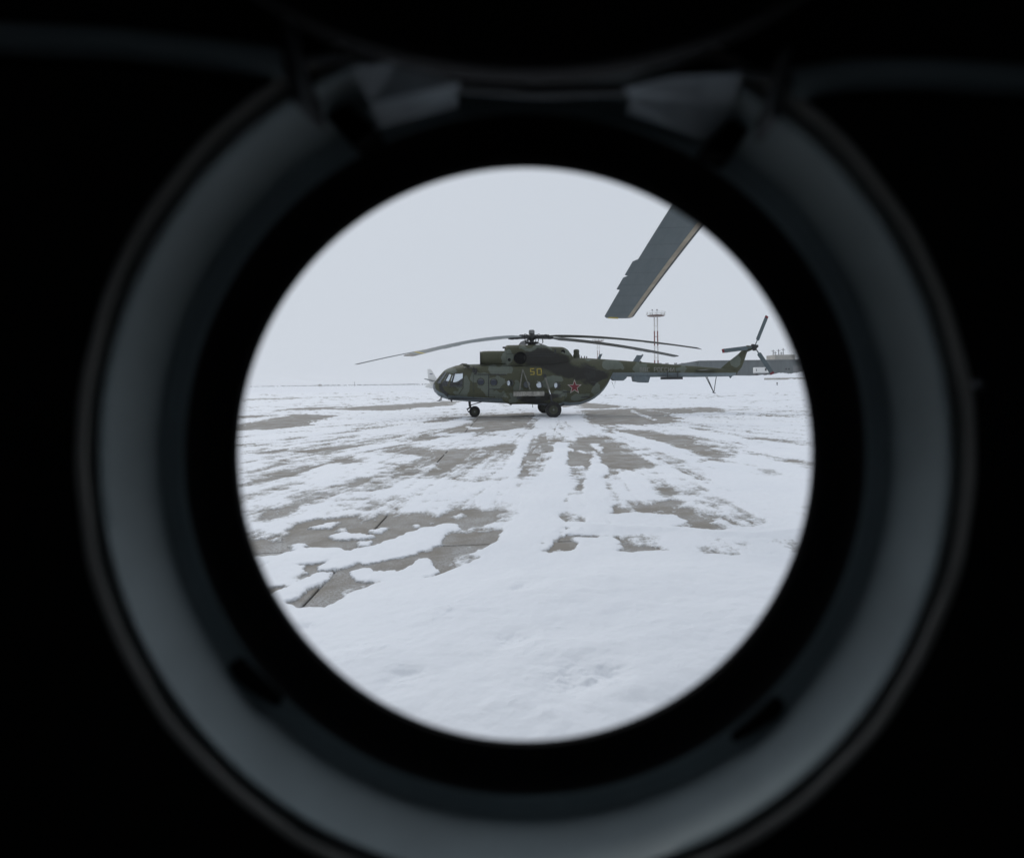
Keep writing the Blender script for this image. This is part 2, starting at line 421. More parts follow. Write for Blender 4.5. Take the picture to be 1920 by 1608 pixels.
# bare concrete: (strength, outline on the ground)
BARE = [
    (1.2, z6((-60, 735), (200, 680), (570, 608), (880, 622), (860, 645), (690, 660), (620, 712), (330, 742), (-60, 755))),
    (0.9, z6((-60, 630), (260, 612), (330, 622), (-60, 660))),
    (0.8, z6((400, 578), (560, 552), (960, 545), (900, 556), (560, 570))),
    (1.0, z6((930, 560), (1180, 540), (1700, 505), (1960, 490), (1960, 525), (1640, 550), (1400, 572), (1100, 570))),
    (0.7, z6((930, 775), (1130, 730), (1440, 695), (1330, 715), (1140, 740), (960, 778))),
    (0.6, z6((1420, 380), (1600, 374), (1750, 380), (1560, 388))),
    (0.5, z6((100, 470), (700, 455), (1050, 445), (700, 466), (150, 482))),
    (1.2, z3((590, 118), (870, 102), (880, 140), (830, 180), (740, 200), (640, 208), (500, 215), (430, 212), (440, 195), (540, 175))),
    (0.55, z3((430, 315), (700, 285), (830, 280), (880, 235), (1020, 255), (1030, 330), (1000, 390), (900, 450), (740, 490), (480, 490), (330, 470), (300, 430))),
    (0.7, z3((150, 310), (220, 298), (400, 320), (300, 345), (160, 330))),
    (0.7, z3((205, 248), (330, 232), (420, 235), (300, 252), (215, 262))),
    (0.9, z3((300, 150), (440, 128), (420, 138), (310, 158))),
    (1.2, z3((1195, 88), (1480, 78), (1600, 100), (1700, 132), (1640, 158), (1480, 168), (1260, 162), (1235, 125))),
    (1.2, z3((1340, 202), (1500, 203), (1610, 215), (1780, 248), (1900, 310), (2020, 350), (1930, 365), (1800, 335), (1680, 285), (1500, 232))),
    (1.0, z3((1090, 262), (1290, 238), (1400, 290), (1605, 402), (1430, 428), (1310, 405), (1230, 395), (1090, 400), (1085, 330))),
    (0.9, z3((1180, 45), (1370, 62), (1290, 78), (1180, 76))),
    (0.7, z3((1480, 82), (1900, 70), (1980, 92), (1700, 105))),
    (0.55, z3((1010, 10), (1150, 40), (1100, 70), (980, 60))),
    (1.0, z2((720, 615), (1000, 598), (1130, 625), (1255, 685), (1250, 760), (1160, 778), (940, 755), (1050, 725), (900, 670), (740, 660))),
    (0.8, z2((300, 690), (470, 705), (470, 738), (290, 738))),
    (0.9, z2((595, 615), (650, 640), (685, 738), (600, 738), (590, 680))),
    (0.8, z2((570, 290), (600, 300), (600, 450), (575, 450))),
    (1.1, z2((225, 832), (370, 838), (390, 880), (300, 900), (240, 932), (210, 900))),
    (1.1, z2((605, 830), (680, 835), (740, 880), (820, 915), (700, 922), (645, 922), (640, 880))),
    (0.8, z2((1190, 928), (1300, 935), (1370, 958), (1260, 962))),
    (0.7, z2((910, 520), (1000, 515), (1050, 555), (930, 560))),
    (0.7, z2((1310, 690), (1380, 685), (1420, 740), (1340, 725))),
    (0.8, z2((1800, 625), (1860, 625), (1870, 665), (1840, 660))),
    (0.65, z2((1520, 405), (1640, 415), (1640, 435), (1560, 425))),
    (0.65, z2((1440, 195), (1620, 205), (1700, 225), (1560, 215))),
    (0.6, z2((1520, 470), (1610, 490), (1600, 500), (1540, 490))),
    (1.05, z1((-60, 850), (330, 848), (400, 775), (620, 730), (840, 738), (700, 800), (620, 860), (720, 895), (620, 935), (430, 900), (250, 945), (-60, 985))),
    (1.2, z1((925, 748), (1040, 728), (1190, 716), (1440, 738), (1500, 765), (1420, 792), (1340, 762), (1150, 815), (1010, 860), (850, 918), (720, 935), (790, 880), (860, 810))),
    (1.2, z1((1305, 840), (1340, 810), (1420, 862), (1540, 825), (1690, 805), (1750, 858), (1890, 880), (1760, 915), (1690, 950), (1640, 915), (1500, 935), (1440, 925), (1360, 938), (1400, 975), (1440, 1035), (1380, 1085), (1330, 1122), (1285, 1112), (1310, 1080), (1240, 1000), (1180, 990), (1120, 1045), (1060, 1068), (900, 1062), (800, 1052), (850, 1018), (960, 995), (1130, 965), (1210, 920), (1290, 905))),
    (1.2, z1((735, 970), (790, 1000), (795, 1030), (755, 1080), (775, 1140), (700, 1180), (640, 1220), (610, 1290), (560, 1305), (410, 1302), (330, 1300), (400, 1270), (470, 1230), (560, 1150), (650, 1040))),
    (0.9, z1((200, 1240), (330, 1170), (440, 1150), (350, 1200), (260, 1240))),
    (0.9, z1((240, 1040), (420, 1045), (560, 1010), (660, 1010), (580, 1060), (600, 1085), (440, 1105), (330, 1070))),
    (0.85, z1((430, 850), (640, 800), (700, 815), (560, 860))),
    (0.8, z1((1450, 700), (1500, 655), (1560, 665), (1530, 715), (1460, 712))),
    (0.8, z1((1590, 700), (1650, 690), (1640, 745), (1590, 740))),
    (0.7, z1((190, 715), (320, 668), (300, 700), (210, 725))),
    (0.35, z1((380, 640), (560, 570), (700, 520), (860, 470), (880, 500), (740, 540), (600, 600), (470, 640))),
    (0.6, z1((460, 690), (620, 655), (560, 690))),
    (0.65, z1((590, 375), (700, 335), (800, 340), (780, 372), (660, 388))),
    (0.6, z1((80, 520), (300, 440), (560, 365), (420, 420), (220, 490))),
    (0.55, z1((-40, 465), (140, 405), (280, 378), (150, 420), (0, 470))),
    (0.6, z1((670, 180), (800, 145), (1030, 122), (900, 145), (760, 172))),
    (0.6, z1((160, 305), (310, 285), (260, 315), (170, 325))),
    (0.7, z1((1130, 220), (1240, 198), (1200, 225))),
]
# snow lying over it again (wheel tracks, ridges, lumps)
COVER = [
    (1.1, z2((-200, 930), (140, 660), (205, 480), (275, 320), (285, 235), (345, 235), (345, 330), (330, 480), (300, 660), (230, 830), (220, 960))),
    (0.9, z2((470, 740), (465, 480), (500, 240), (550, 240), (560, 480), (600, 740))),
    (0.9, z2((90, 190), (120, 180), (20, 440), (-40, 440))),
    (1.2, z2((385, 825), (600, 822), (640, 880), (640, 940), (390, 945), (400, 885))),
    (1.3, z2((560, 690), (760, 670), (1000, 690), (1065, 718), (960, 752), (700, 745))),
    (1.5, z1((690, 985), (760, 950), (860, 925), (1010, 870), (1150, 812), (1330, 760), (1400, 772), (1415, 800), (1330, 810), (1300, 850), (1300, 890), (1200, 915), (1110, 965), (960, 992), (830, 1020), (760, 990))),
    (1.2, z1((130, 1010), (420, 925), (620, 940), (760, 990), (740, 1030), (560, 1060), (590, 1010), (330, 1040))),
    (1.2, z1((740, 1085), (800, 1060), (1060, 1070), (1190, 990), (1240, 1005), (1310, 1080), (1230, 1110), (1000, 1150), (780, 1140))),
    (1.1, z1((340, 895), (400, 890), (420, 920), (350, 925))),
    (1.1, z1((910, 805), (970, 800), (970, 822), (910, 824))),
    (1.1, z1((970, 788), (1015, 785), (1010, 800), (970, 802))),
    (1.1, z1((1130, 770), (1180, 768), (1185, 785), (1135, 790))),
    (1.1, z1((785, 845), (900, 842), (905, 856), (790, 868))),
    (1.1, z1((780, 895), (825, 893), (825, 908), (780, 912))),
    (1.1, z1((150, 1055), (220, 1030), (290, 1050), (420, 1055), (440, 1090), (330, 1120), (370, 1150), (240, 1165), (170, 1110))),
    (1.1, z1((250, 1250), (400, 1160), (520, 1100), (620, 1090), (600, 1130), (500, 1180), (430, 1240), (330, 1275))),
    (1.0, z1((550, 1050), (680, 1005), (745, 1015), (700, 1040), (600, 1065))),
    (1.0, z1((500, 800), (620, 765), (700, 755), (640, 800))),
    (1.0, z1((615, 850), (720, 830), (790, 850), (700, 875), (620, 870))),
    (0.9, z1((410, 900), (460, 885), (470, 900), (420, 915))),
    (1.0, z1((1130, 1050), (1160, 1005), (1215, 990), (1230, 1010), (1180, 1050))),
    (1.0, z1((1240, 755), (1265, 752), (1262, 768), (1240, 770))),
    (0.9, z3((535, 180), (610, 185), (600, 195), (540, 195))),
    (0.9, z3((1460, 85), (1600, 140), (1580, 148), (1440, 95))),
    (0.9, z3((1100, 305), (1200, 322), (1200, 330), (1095, 318))),
    (0.9, z3((1350, 200), (1750, 320), (1600, 300), (1380, 220))),
]
def snow_score(X, Y, U):
    """> 0 where snow lies (roughly its depth), < 0 where the concrete is bare"""
    d = np.maximum(Y, 2.0)
    wx = X + 0.30 * fbm(X, Y, 1.2, 4, 5) + 0.10 * fbm(X, Y, 7.0, 4, 6, 0.65)
    wy = Y + 0.35 * fbm(X, Y, 1.2, 4, 11) + 0.12 * fbm(X, Y, 7.0, 4, 12, 0.65)
    # streaks follow the sweep of old wheel tracks, to the left and to the right of the helicopter
    st = fbm((X * 0.80 + Y * 0.60) * 0.30, (-X * 0.60 + Y * 0.80) * 1.9, 0.8, 6, 31, 0.62)
    sr = fbm((X * 0.55 - Y * 0.83) * 0.22, (X * 0.83 + Y * 0.55) * 1.9, 0.8, 6, 37, 0.62)
    left = sstep(X, 0.5, -3.0); right = sstep(X, 0.5, 4.0)
    # old wheel tracks fan out from the helicopter towards the camera
    fx_, fy_ = X + 1.2, 44.0 - Y; th_ = np.arctan2(fx_, np.maximum(fy_, 0.5)); rr_ = np.sqrt(fx_ ** 2 + fy_ ** 2)
    fan = 0.5 * fbm(th_ * 22.0, rr_ * 0.12, 1.0, 5, 131, 0.68) + 0.75 * fbm(th_ * 60.0, rr_ * 0.16, 1.0, 5, 133, 0.7); nearw = sstep(Y, 38.0, 26.0)
    rut = np.abs(fbm(th_ * 9.0 + 0.02 * rr_, rr_ * 0.05, 1.0, 3, 141)); rut = sstep(rut, 0.06, 0.0) * sstep(fbm(X, Y, 0.35, 4, 143), -0.15, 0.25)
    S = 0.50 + 0.30 * fbm(X, Y, 0.16, 4, 1) + 0.42 * fbm(X, Y, 1.0, 5, 2, 0.65) + (1 - nearw) * (left * 0.80 * st + right * 0.62 * sr)
    S = S + nearw * (0.95 * fan - 0.55 * rut)
    S = S + 0.55 * fbm(X, Y, 4.0, 5, 3, 0.7) * (1 - 0.55 * sstep(Y, 28, 60))
    edge = 0.20 + 0.020 * d
    cut = np.zeros_like(S)
    for w, P in BARE:
        xs = [p[0] for p in P]; ys = [p[1] for p in P]; mrg = 1.5 + 0.05 * max(ys)
        k = (X > min(xs) - mrg) & (X < max(xs) + mrg) & (Y > min(ys) - mrg) & (Y < max(ys) + mrg)
        if not k.any(): continue
        s = poly_sdf(wx[k], wy[k], P)
        my = sum(ys) / len(ys)
        cut[k] = np.maximum(cut[k], w * (1.12 if my < 7.5 else 0.98 if my < 30 else 1.05) * sstep(-s, -edge[k], edge[k] * 0.8))
    S = S - cut
    for w, P in COVER:
        xs = [p[0] for p in P]; ys = [p[1] for p in P]; mrg = 1.5
        k = (X > min(xs) - mrg) & (X < max(xs) + mrg) & (Y > min(ys) - mrg) & (Y < max(ys) + mrg)
        if not k.any(): continue
        s = poly_sdf(X[k] * 0.6 + wx[k] * 0.4, Y[k] * 0.6 + wy[k] * 0.4, P)
        ec = 0.03 + 0.009 * d[k]; S[k] += w * 1.15 * sstep(-s, -ec, ec * 0.6)
    # tread prints across the strip between the two near wheel tracks
    tr = ((X > -0.02) & (X < 0.62) & (Y > 6.6) & (Y < 12.5))
    S = S - tr * 0.8 * np.clip(np.sin(Y * 2 * math.pi / 0.34 + X * 3) - 0.2, 0, 1) * sstep(fbm(X, Y, 0.9, 3, 77), -0.2, 0.3)
    return S
BANK = [gnd(*p) for p in ((300, 1170), (520, 1128), (600, 1146), (640, 1120), (700, 1100), (790, 1092), (850, 1072), (905, 1045), (1000, 1045), (1060, 1041), (1160, 1040), (1240, 1036), (1330, 1040), (1420, 1045), (1560, 1040), (1800, 1050), (1800, 2500), (-400, 2500))]
RIDGE = [gnd(*p) for p in ((1060, 984), (1180, 985), (1240, 990), (1320, 995), (1400, 1000), (1470, 992), (1560, 975), (1570, 1010), (1400, 1012), (1250, 1004), (1060, 1002))]
def build_snow():
    uu = np.concatenate([np.linspace(-1.3, -0.64, 40)[:-1], np.linspace(-0.64, 0.50, 1050), np.linspace(0.50, 1.3, 40)[1:]])
    tt = np.concatenate([np.linspace(1 / 148.0, 1 / 2.6, 760), np.linspace(1 / 2.6, 1 / 1.0, 60)[1:]])
    Yr = 1.0 / tt
    U, Yg = np.meshgrid(uu, Yr)
    X = U * Yg; Y = Yg.copy()
    S = snow_score(X, Y, U)
    bx = X + 0.12 * fbm(X, Y, 2.0, 4, 41); by = Y + 0.12 * fbm(X, Y, 2.0, 4, 43)
    sb = poly_sdf(bx, by, BANK); S = S + 2.2 * sstep(-sb, -0.04, 0.10)
    sr = poly_sdf(bx, by, RIDGE); S = S + 1.0 * sstep(-sr, -0.06, 0.12)
    depth = 0.030 * (1 - np.exp(-np.maximum(S, 0) * 3.2))
    depth += 0.018 * np.clip(S, 0, 1) * (fbm(X, Y, 1.6, 5, 51) + 0.35 * fbm(X, Y, 7.0, 4, 53))
    bank = sstep(-sb, 0.0, 1.6)
    depth += bank * (0.13 + 0.075 * fbm(X * 0.8 + Y * 0.3, Y * 1.2 - X * 0.3, 0.55, 5, 61) + 0.009 * fbm(X, Y, 3.0, 5, 63, 0.45))
    depth += 0.05 * sstep(-sr, -0.05, 0.35)
    for px, py, r, h in ((975, 1098, 0.16, -0.03), (960, 1212, 0.13, -0.035), (1078, 1290, 0.17, -0.04), (760, 1285, 0.12, -0.03), (1150, 1280, 0.12, -0.03), (570, 1158, 0.10, -0.03), (965, 1340, 0.10, 0.012), (1030, 1360, 0.08, 0.012), (920, 1355, 0.07, 0.01), (830, 1150, 0.2, 0.025), (1000, 1230, 0.14, 0.02), (700, 1220, 0.25, 0.02)):
        gx, gy = gnd(px, py, 0.12); q = ((X - gx) ** 2 + (Y - gy) ** 2) / (r * r)
        depth += h * np.exp(-q) * (1 + 0.8 * fbm(X, Y, 9, 3, 71))
    low = -0.042 * np.clip(-S * 8, 0, 1)
    Z = np.where(S > 0, np.maximum(depth, 0.0) + 0.001, low)
    tt_ = sstep(Y, 120, 148); Z = np.where(tt_ > 0, Z * (1 - tt_) - 0.05 * tt_, Z)
    nr, nc = X.shape
    co = np.stack([X, Y, Z], -1).reshape(-1, 3).astype(np.float32)
    idx = np.arange(nr * nc).reshape(nr, nc)
    q = np.stack([idx[:-1, :-1], idx[:-1, 1:], idx[1:, 1:], idx[1:, :-1]], -1).reshape(-1, 4)
    zq = Z.reshape(-1)[q].max(1); q = q[zq > -0.04]
    q = q[:, ::-1]
    me = bpy.data.meshes.new('snow_cover')
    me.vertices.add(len(co)); me.vertices.foreach_set('co', co.ravel())
    me.loops.add(q.size); me.loops.foreach_set('vertex_index', q.ravel().astype(np.int32))
    me.polygons.add(len(q)); me.polygons.foreach_set('loop_start', np.arange(0, q.size, 4, dtype=np.int32))
    me.polygons.foreach_set('loop_total', np.full(len(q), 4, dtype=np.int32))
    me.update(calc_edges=True); me.validate()
    if me.polygons[len(me.polygons) // 2].normal.z < 0: me.flip_normals()
    me.shade_smooth(); me.materials.append(M['snow_thin'])
    a = me.attributes.new('depth', 'FLOAT', 'POINT'); a.data.foreach_set('value', np.clip(S, -1, 3).reshape(-1).astype(np.float32))
    o = bpy.data.objects.new('snow_cover', me); COL.objects.link(o)
    tag(o, 'patchy wind packed snow with wheel tracks lying on the concrete apron', 'snow', kind='stuff')
build_snow()

# ------------------------------------------------------------------ far helicopter
heli = empty('helicopter', (HX, HY, 0), HYAW)
tag(heli, 'green camouflaged transport helicopter with red star parked on the snowy apron', 'helicopter')

TOPX = [(811.2, 724.0), (812.2, 719.5), (814.5, 716.5), (817.5, 713.0), (825, 703.5), (832.5, 695), (838, 691.6), (845.6, 688.6), (853, 686), (861.6, 684.2), (870, 683.2), (901, 682.6), (947, 682), (1010, 680), (1060, 674), (1078, 671.2), (1091, 671), (1120, 672.5), (1149, 674.5)]
BOTX = [(811.2, 725.5), (812.5, 730), (815, 735), (821, 741.2), (828.7, 745.2), (845.6, 750), (880, 752.6), (914, 754), (951, 756), (1022, 758.7), (1060, 760.2), (1083, 759.2), (1103, 752.5), (1114, 746.5), (1123.7, 739), (1131, 731.5), (1137.8, 722), (1142.5, 713), (1149, 700)]
WID = [(-7.6, 0.02), (-6.6, 0.02), (-6.52, 0.30), (-6.4, 0.52), (-6.2, 0.72), (-5.9, 0.92), (-5.4, 1.10), (-4.8, 1.2), (-4.0, 1.25), (1.3, 1.25), (1.9, 1.15), (2.4, 0.98), (2.9, 0.76), (3.3, 0.56), (3.6, 0.50)]
tx, tz = np.array([hp(*p) for p in TOPX]).T; bx_, bz_ = np.array([hp(*p) for p in BOTX]).T
wx_, ww_ = np.array(WID).T
XN, XE = tx[0], tx[-1]
wx_ = np.where(np.arange(len(wx_)) < 1, wx_, wx_)
shift = XN - (-6.6)
wx_[:8] += shift
def z_top(x): return float(np.interp(x, tx, tz))
def z_bot(x): return float(np.interp(x, bx_, bz_))
def wid(x): return float(np.interp(x, wx_, ww_))
def expo(x): return float(np.interp(x, [XN, XN + 1.2, -3.5, 1.2, 2.6, XE], [2.0, 2.3, 3.2, 3.2, 2.4, 2.0]))
def zmid(x):
    a, b = z_top(x), z_bot(x)
    return (a + b) / 2
def side_y(x, z, s=-1):
    zt, zb = z_top(x), z_bot(x); zc, hz = (zt + zb) / 2, max((zt - zb) / 2, 1e-4); n = expo(x)
    q = min(abs((z - zc) / hz), 0.999)
    return s * wid(x) * (1 - q ** n) ** (1 / n)
def hs(px, py):
    """point on the near side of the fuselage"""
    yl = -1.2
    for _ in range(5):
        x, z = hp(px, py, yl); yl = side_y(x, z)
    return x, z
def hside(*pts): return [hs(*p) for p in pts]

def in_poly(x, z, P):
    c = False; n = len(P)
    for i in range(n):
        x1, z1_ = P[i]; x2, z2_ = P[(i + 1) % n]
        if (z1_ > z) != (z2_ > z) and x < (x2 - x1) * (z - z1_) / (z2_ - z1_) + x1: c = not c
    return c
WIN_PX = [(901.4, 715.6), (925.8, 716.4), (956.5, 718), (987.8, 720.6), (1011.7, 721.6), (1044.8, 722.3)]
WINS = [hs(*p) for p in WIN_PX]
WINS_FAR = [(WINS[2][0] - 0.06, WINS[2][1]), (WINS[4][0] + 0.22, WINS[4][1]), (WINS[5][0] + 0.16, WINS[5][1])]
WR = 0.185
COCK = [hside((833.5, 697), (837.3, 698.6), (824.5, 720.5), (818.2, 717)),
        hside((839.6, 699.4), (846.3, 702.3), (838.2, 724), (827.3, 723.5)),
        hside((850, 700), (868, 698.6), (867.3, 724.5), (842, 724.5)),
        ]
COCK_FAR = [COCK[0], hside((839.6, 699.4), (846.3, 702.3), (842, 714), (831, 714)), hside((850, 700), (868, 698.6), (868, 706), (852, 716), (845, 716))]
chin_x = hp(818.3, 730)[0]
def chin(x, z): return x < hp(816.8 + max(0, (z_mid0 - z)) * 9.0, 730)[0] and z < hp(815, 719.5)[1]
z_mid0 = hp(815, 722)[1]

def build_fuselage():
    xs = np.unique(np.concatenate([np.linspace(XN, XN + 0.25, 14), np.arange(XN + 0.25, XN + 2.4, 0.03), np.arange(XN + 2.4, XE, 0.035), [XE]]))
    N = 220
    th = np.array([2 * math.pi * k / N for k in range(N)])
    vs = []; bel = []
    for x in xs:
        zt, zb, w, n = z_top(x), z_bot(x), wid(x), expo(x); zc, hz = (zt + zb) / 2, (zt - zb) / 2
        for t in th:
            c, s_ = math.cos(t), math.sin(t)
            y = w * math.copysign(abs(c) ** (2 / n), c); z = zc + hz * math.copysign(abs(s_) ** (2 / n), s_)
            vs.append((x, y, z))
            bel.append((z - zb) - (0.27 if x < -1.0 else 0.22 if x < 1.0 else 0.19))
    skin, pane = [], {'chin_window': [], 'w0': [], 'w1': [], 'w2': []}
    for i in range(len(xs) - 1):
        for k in range(N):
            k2 = (k + 1) % N
            f = (i * N + k, i * N + k2, (i + 1) * N + k2, (i + 1) * N + k)
            p = [sum(vs[q][a] for q in f) / 4 for a in range(3)]
            x, z = p[0], p[2]; hit = None
            if x < XN + 2.2:
                if chin(x, z): hit = 'chin_window'
                else:
                    for q, P in enumerate(COCK if p[1] < 0.25 else COCK_FAR):
                        if in_poly(x, z, P): hit = 'w%d' % q; break
            elif x < 2.5 and abs(p[1]) > 0.6:
                for (wx, wz) in (WINS if p[1] < 0 else WINS_FAR):
                    if (x - wx) ** 2 + (z - wz) ** 2 < WR * WR: hit = 'cut'; break
            if hit is None: skin.append(f)
            elif hit != 'cut':
                s = '_near' if p[1] < 0 else '_far'
                pane.setdefault(hit + s, []).append(f)
    m = MB(); m.v = vs; m.f = skin + [tuple(range(N))]
    o = m.build('fuselage', M['camo'], heli, angle=60)
    a = o.data.attributes.new('belly', 'FLOAT', 'POINT'); a.data.foreach_set('value', np.array(bel, np.float32))
    for key, fs in pane.items():
        if not fs: continue
        used = sorted({q for f in fs for q in f}); mp = {q: n for n, q in enumerate(used)}
        g = MB(); g.v = [vs[q] for q in used]; g.f = [tuple(mp[q] for q in f) for f in fs]
        g.build('chin_window' if key.startswith('chin') else 'cockpit_window', M['glass'], o, angle=60)
    return o
fus = build_fuselage()

# portholes: ring, pane
ring0 = pane0 = None
for s in (-1, 1):
    for i, (x, z) in enumerate(WINS if s < 0 else WINS_FAR):
        y = side_y(x, z, s)
        m = MB(); n = 28; rings = []
        for (rr, off) in ((WR - 0.012, -0.02), (WR - 0.012, 0.012), (WR + 0.02, 0.014), (WR + 0.026, -0.004)):
            rings.append([(x + rr * math.cos(2 * math.pi * k / n), side_y(x, z + rr * math.sin(2 * math.pi * k / n), s) + s * off, z + rr * math.sin(2 * math.pi * k / n)) for k in range(n)])
        m.loft(rings, cap=False)
        w = m.build('porthole', M['olive'], heli)
        g = MB(); ring = [(x + (WR - 0.01) * math.cos(2 * math.pi * k / n), side_y(x, z + (WR - 0.01) * math.sin(2 * math.pi * k / n), s) - s * 0.004, z + (WR - 0.01) * math.sin(2 * math.pi * k / n)) for k in range(n)]
        g.add(ring + [(x, y, z)], [(k, (k + 1) % n, n) for k in range(n)])
        g.build('pane', M['porthole_glass'], w)
        if s < 0 and i in (0, 1, 3):  # grey discs behind panes; reflections and dim light put into their colour
            k_ = (0.19, 0.19, 0.235) if i < 2 else (0.30, 0.31, 0.33)
            if ('reflection_disc%d' % (i > 1)) not in M: M['reflection_disc%d' % (i > 1)] = simple('reflection_grey%d' % (i > 1), k_, 0.8, var=0.1)
            MB().add([(q[0], q[1] + 0.03, q[2]) for q in ring] + [(x, y + 0.03, z)], [(k, (k + 1) % n, n) for k in range(n)]).build('reflection_disc', M['reflection_disc%d' % (i > 1)], w)

# interior seen through the glass
fl = z_bot(-2) + 0.32
MB().box(((XN + 0.9 + 2.2) / 2, 0, fl), (2.2 - XN - 0.9, 2.1, 0.05)).build('cabin_floor', M['seat'], heli, False)
MB().box((XN + 2.25, 0, (fl + z_top(-3)) / 2 - 0.05), (0.05, 2.1, z_top(-3) - fl - 0.25)).build('bulkhead', M['seat'], heli, False)
m = MB(); dx, dz = hs(829, 727)
m.prism([(dx - 0.12, dz - 0.12), (dx + 0.28, dz - 0.5), (dx + 0.30, dz + 0.34), (dx + 0.12, dz + 0.40), (dx - 0.16, dz + 0.12)], -0.85, 0.85)
m.build('instrument_panel', M['dark_metal'], heli, False)
for s in (-1, 1):
    sx = XN + 1.6
    st = MB().box((sx, s * 0.55, fl + 0.62), (0.5, 0.5, 0.3)).box((sx + 0.25, s * 0.55, fl + 1.0), (0.16, 0.5, 0.9), Matrix.Rotation(R(8), 3, 'Y')).box((sx + 0.3, s * 0.55, fl + 1.5), (0.12, 0.32, 0.26))
    st.build('pilot_seat', M['seat'], heli, True, 0.03)
cyc = MB().tube([(XN + 1.1, -0.55, fl), (XN + 1.15, -0.55, fl + 0.5), (XN + 1.3, -0.55, fl + 0.75)], 0.025).build('control_stick', M['dark_metal'], heli)

def patch(poly, off=0.012, sub=6, s=-1):
    """thin panel that follows the fuselage side; poly = 4 corners (x, z)"""
    P = [Vector(p) for p in poly]; vs = []
    for j in range(sub + 1):
        for i in range(sub + 1):
            a, b = i / sub, j / sub
            p = (P[0] * (1 - a) + P[1] * a) * (1 - b) + (P[3] * (1 - a) + P[2] * a) * b
            vs.append((p.x, side_y(p.x, p.y, s) + s * off, p.y))
    return vs, [(j * (sub + 1) + i, j * (sub + 1) + i + 1, (j + 1) * (sub + 1) + i + 1, (j + 1) * (sub + 1) + i) for j in range(sub) for i in range(sub)]
def strip(points, w, off=0.014, s=-1, yfun=None, steps=6):
    """raised strip along a polyline on the fuselage side"""
    yf = yfun or side_y; mb = MB()
    for (a, b) in zip(points[:-1], points[1:]):
        a, b = Vector(a), Vector(b); d = (b - a).normalized(); n = Vector((-d.y, d.x)) * w / 2; e = d * w / 2
        a2, b2 = a - e, b + e
        top = []
        for k in range(steps + 1):
            p = a2.lerp(b2, k / steps)
            for q in (p + n, p - n):
                y = yf(q.x, q.y, s); top += [(q.x, y + s * off, q.y), (q.x, y - s * 0.02, q.y)]
        fs = []
        for k in range(steps):
            o = k * 4; fs += [(o, o + 2, o + 6, o + 4), (o, o + 4, o + 5, o + 1), (o + 2, o + 3, o + 7, o + 6)]
        mb.add(top, fs)
    return mb
strip(hside((897, 701.8), (948, 702.2)), 0.05, 0.03).build('door_rail', M['dark_metal'], heli)
strip(hside((888, 685.4), (947, 685.4), (985, 685.6)), 0.03, 0.012).build('roof_seam', M['dark_metal'], heli)
strip(hside((916.3, 702), (916.3, 750)), 0.045, 0.016).build('door_edge', M['dark_metal'], heli)
strip(hside((887.5, 703), (887.5, 749)), 0.022, 0.008).build('door_edge', M['dark_metal'], heli)
strip(hside((868.6, 698), (868.2, 727), (861, 738)), 0.05, 0.02).build('cockpit_window_frame', M['olive'], heli)
strip(hside((840.5, 726), (866, 726)), 0.03, 0.015).build('cockpit_window_frame', M['dark_metal'], heli)
strip(hside((918, 729.5), (944, 729)), 0.03, 0.012).build('body_seam', M['dark_metal'], heli)
strip(hside((1056, 734.5), (1068, 734.3)), 0.07, 0.03).build('step_plate', M['dark_metal'], heli)
strip(hside((1108, 716), (1116, 716)), 0.06, 0.03).build('step_plate', M['dark_metal'], heli)
strip(hside((1090, 684.5), (1115, 692), (1141, 698)), 0.03, 0.012).build('body_seam', M['dark_metal'], heli)

# star
sx, sz = hs(1077.3, 725.4)
def star_pts(r):
    return [(sx + (r if k % 2 == 0 else r * 0.40) * math.sin(k * math.pi / 5), sz + (r if k % 2 == 0 else r * 0.40) * math.cos(k * math.pi / 5)) for k in range(10)]
def star(r, off, name, mat):
    P = star_pts(r); m = MB()
    for k in range(10):
        a, b = P[k], P[(k + 1) % 10]; n = 6; vs = []
        for i in range(n + 1):
            for q in (a, b):
                x = sx + (q[0] - sx) * i / n; z = sz + (q[1] - sz) * i / n; vs.append((x, side_y(x, z) - off, z))
        m.add(vs, [(2 * i, 2 * i + 1, 2 * i + 3, 2 * i + 2) for i in range(n)])
    return m.build(name, mat, heli)
stw = star(0.425, 0.012, 'star_emblem', M['star_white'])
st2 = star(0.345, 0.018, 'star_field', M['red']); st2.parent = stw
# number 50 and lettering, as painted strokes
def strokes(segs, x0, z0, w, h, th, mat, name, yfun=None, parent=None, off=0.012):
    m = MB()
    for (ax, az, bx, bz) in segs:
        s_ = strip([(x0 + ax * w, z0 + az * h), (x0 + bx * w, z0 + bz * h)], th, off, -1, yfun, 4)
        m.add(s_.v, s_.f)
    return m.build(name, mat, parent or heli, smooth=False)
five = [(1, 1, 0.05, 1), (0, 1, 0, 0.56), (0, 0.5, 0.8, 0.5), (1, 0.45, 1, 0.1), (0.85, 0, 0, 0)]
zero = [(0, 0.95, 0, 0.1), (0.1, 0, 0.42, 0), (0.6, 0, 0.9, 0), (1, 0.1, 1, 0.95), (0.1, 1, 0.4, 1), (0.6, 1, 0.9, 1)]
xa, za = hs(995.2, 702); xb, zb = hs(1001, 691)
strokes(five, xa, za, xb - xa, zb - za, 0.052, M['numyellow'], 'number_digit')
xa, za = hs(1007.6, 702.4); xb, zb = hs(1014.6, 691.2)
strokes(zero, xa, za, xb - xa, zb - za, 0.052, M['numyellow'], 'number_digit')

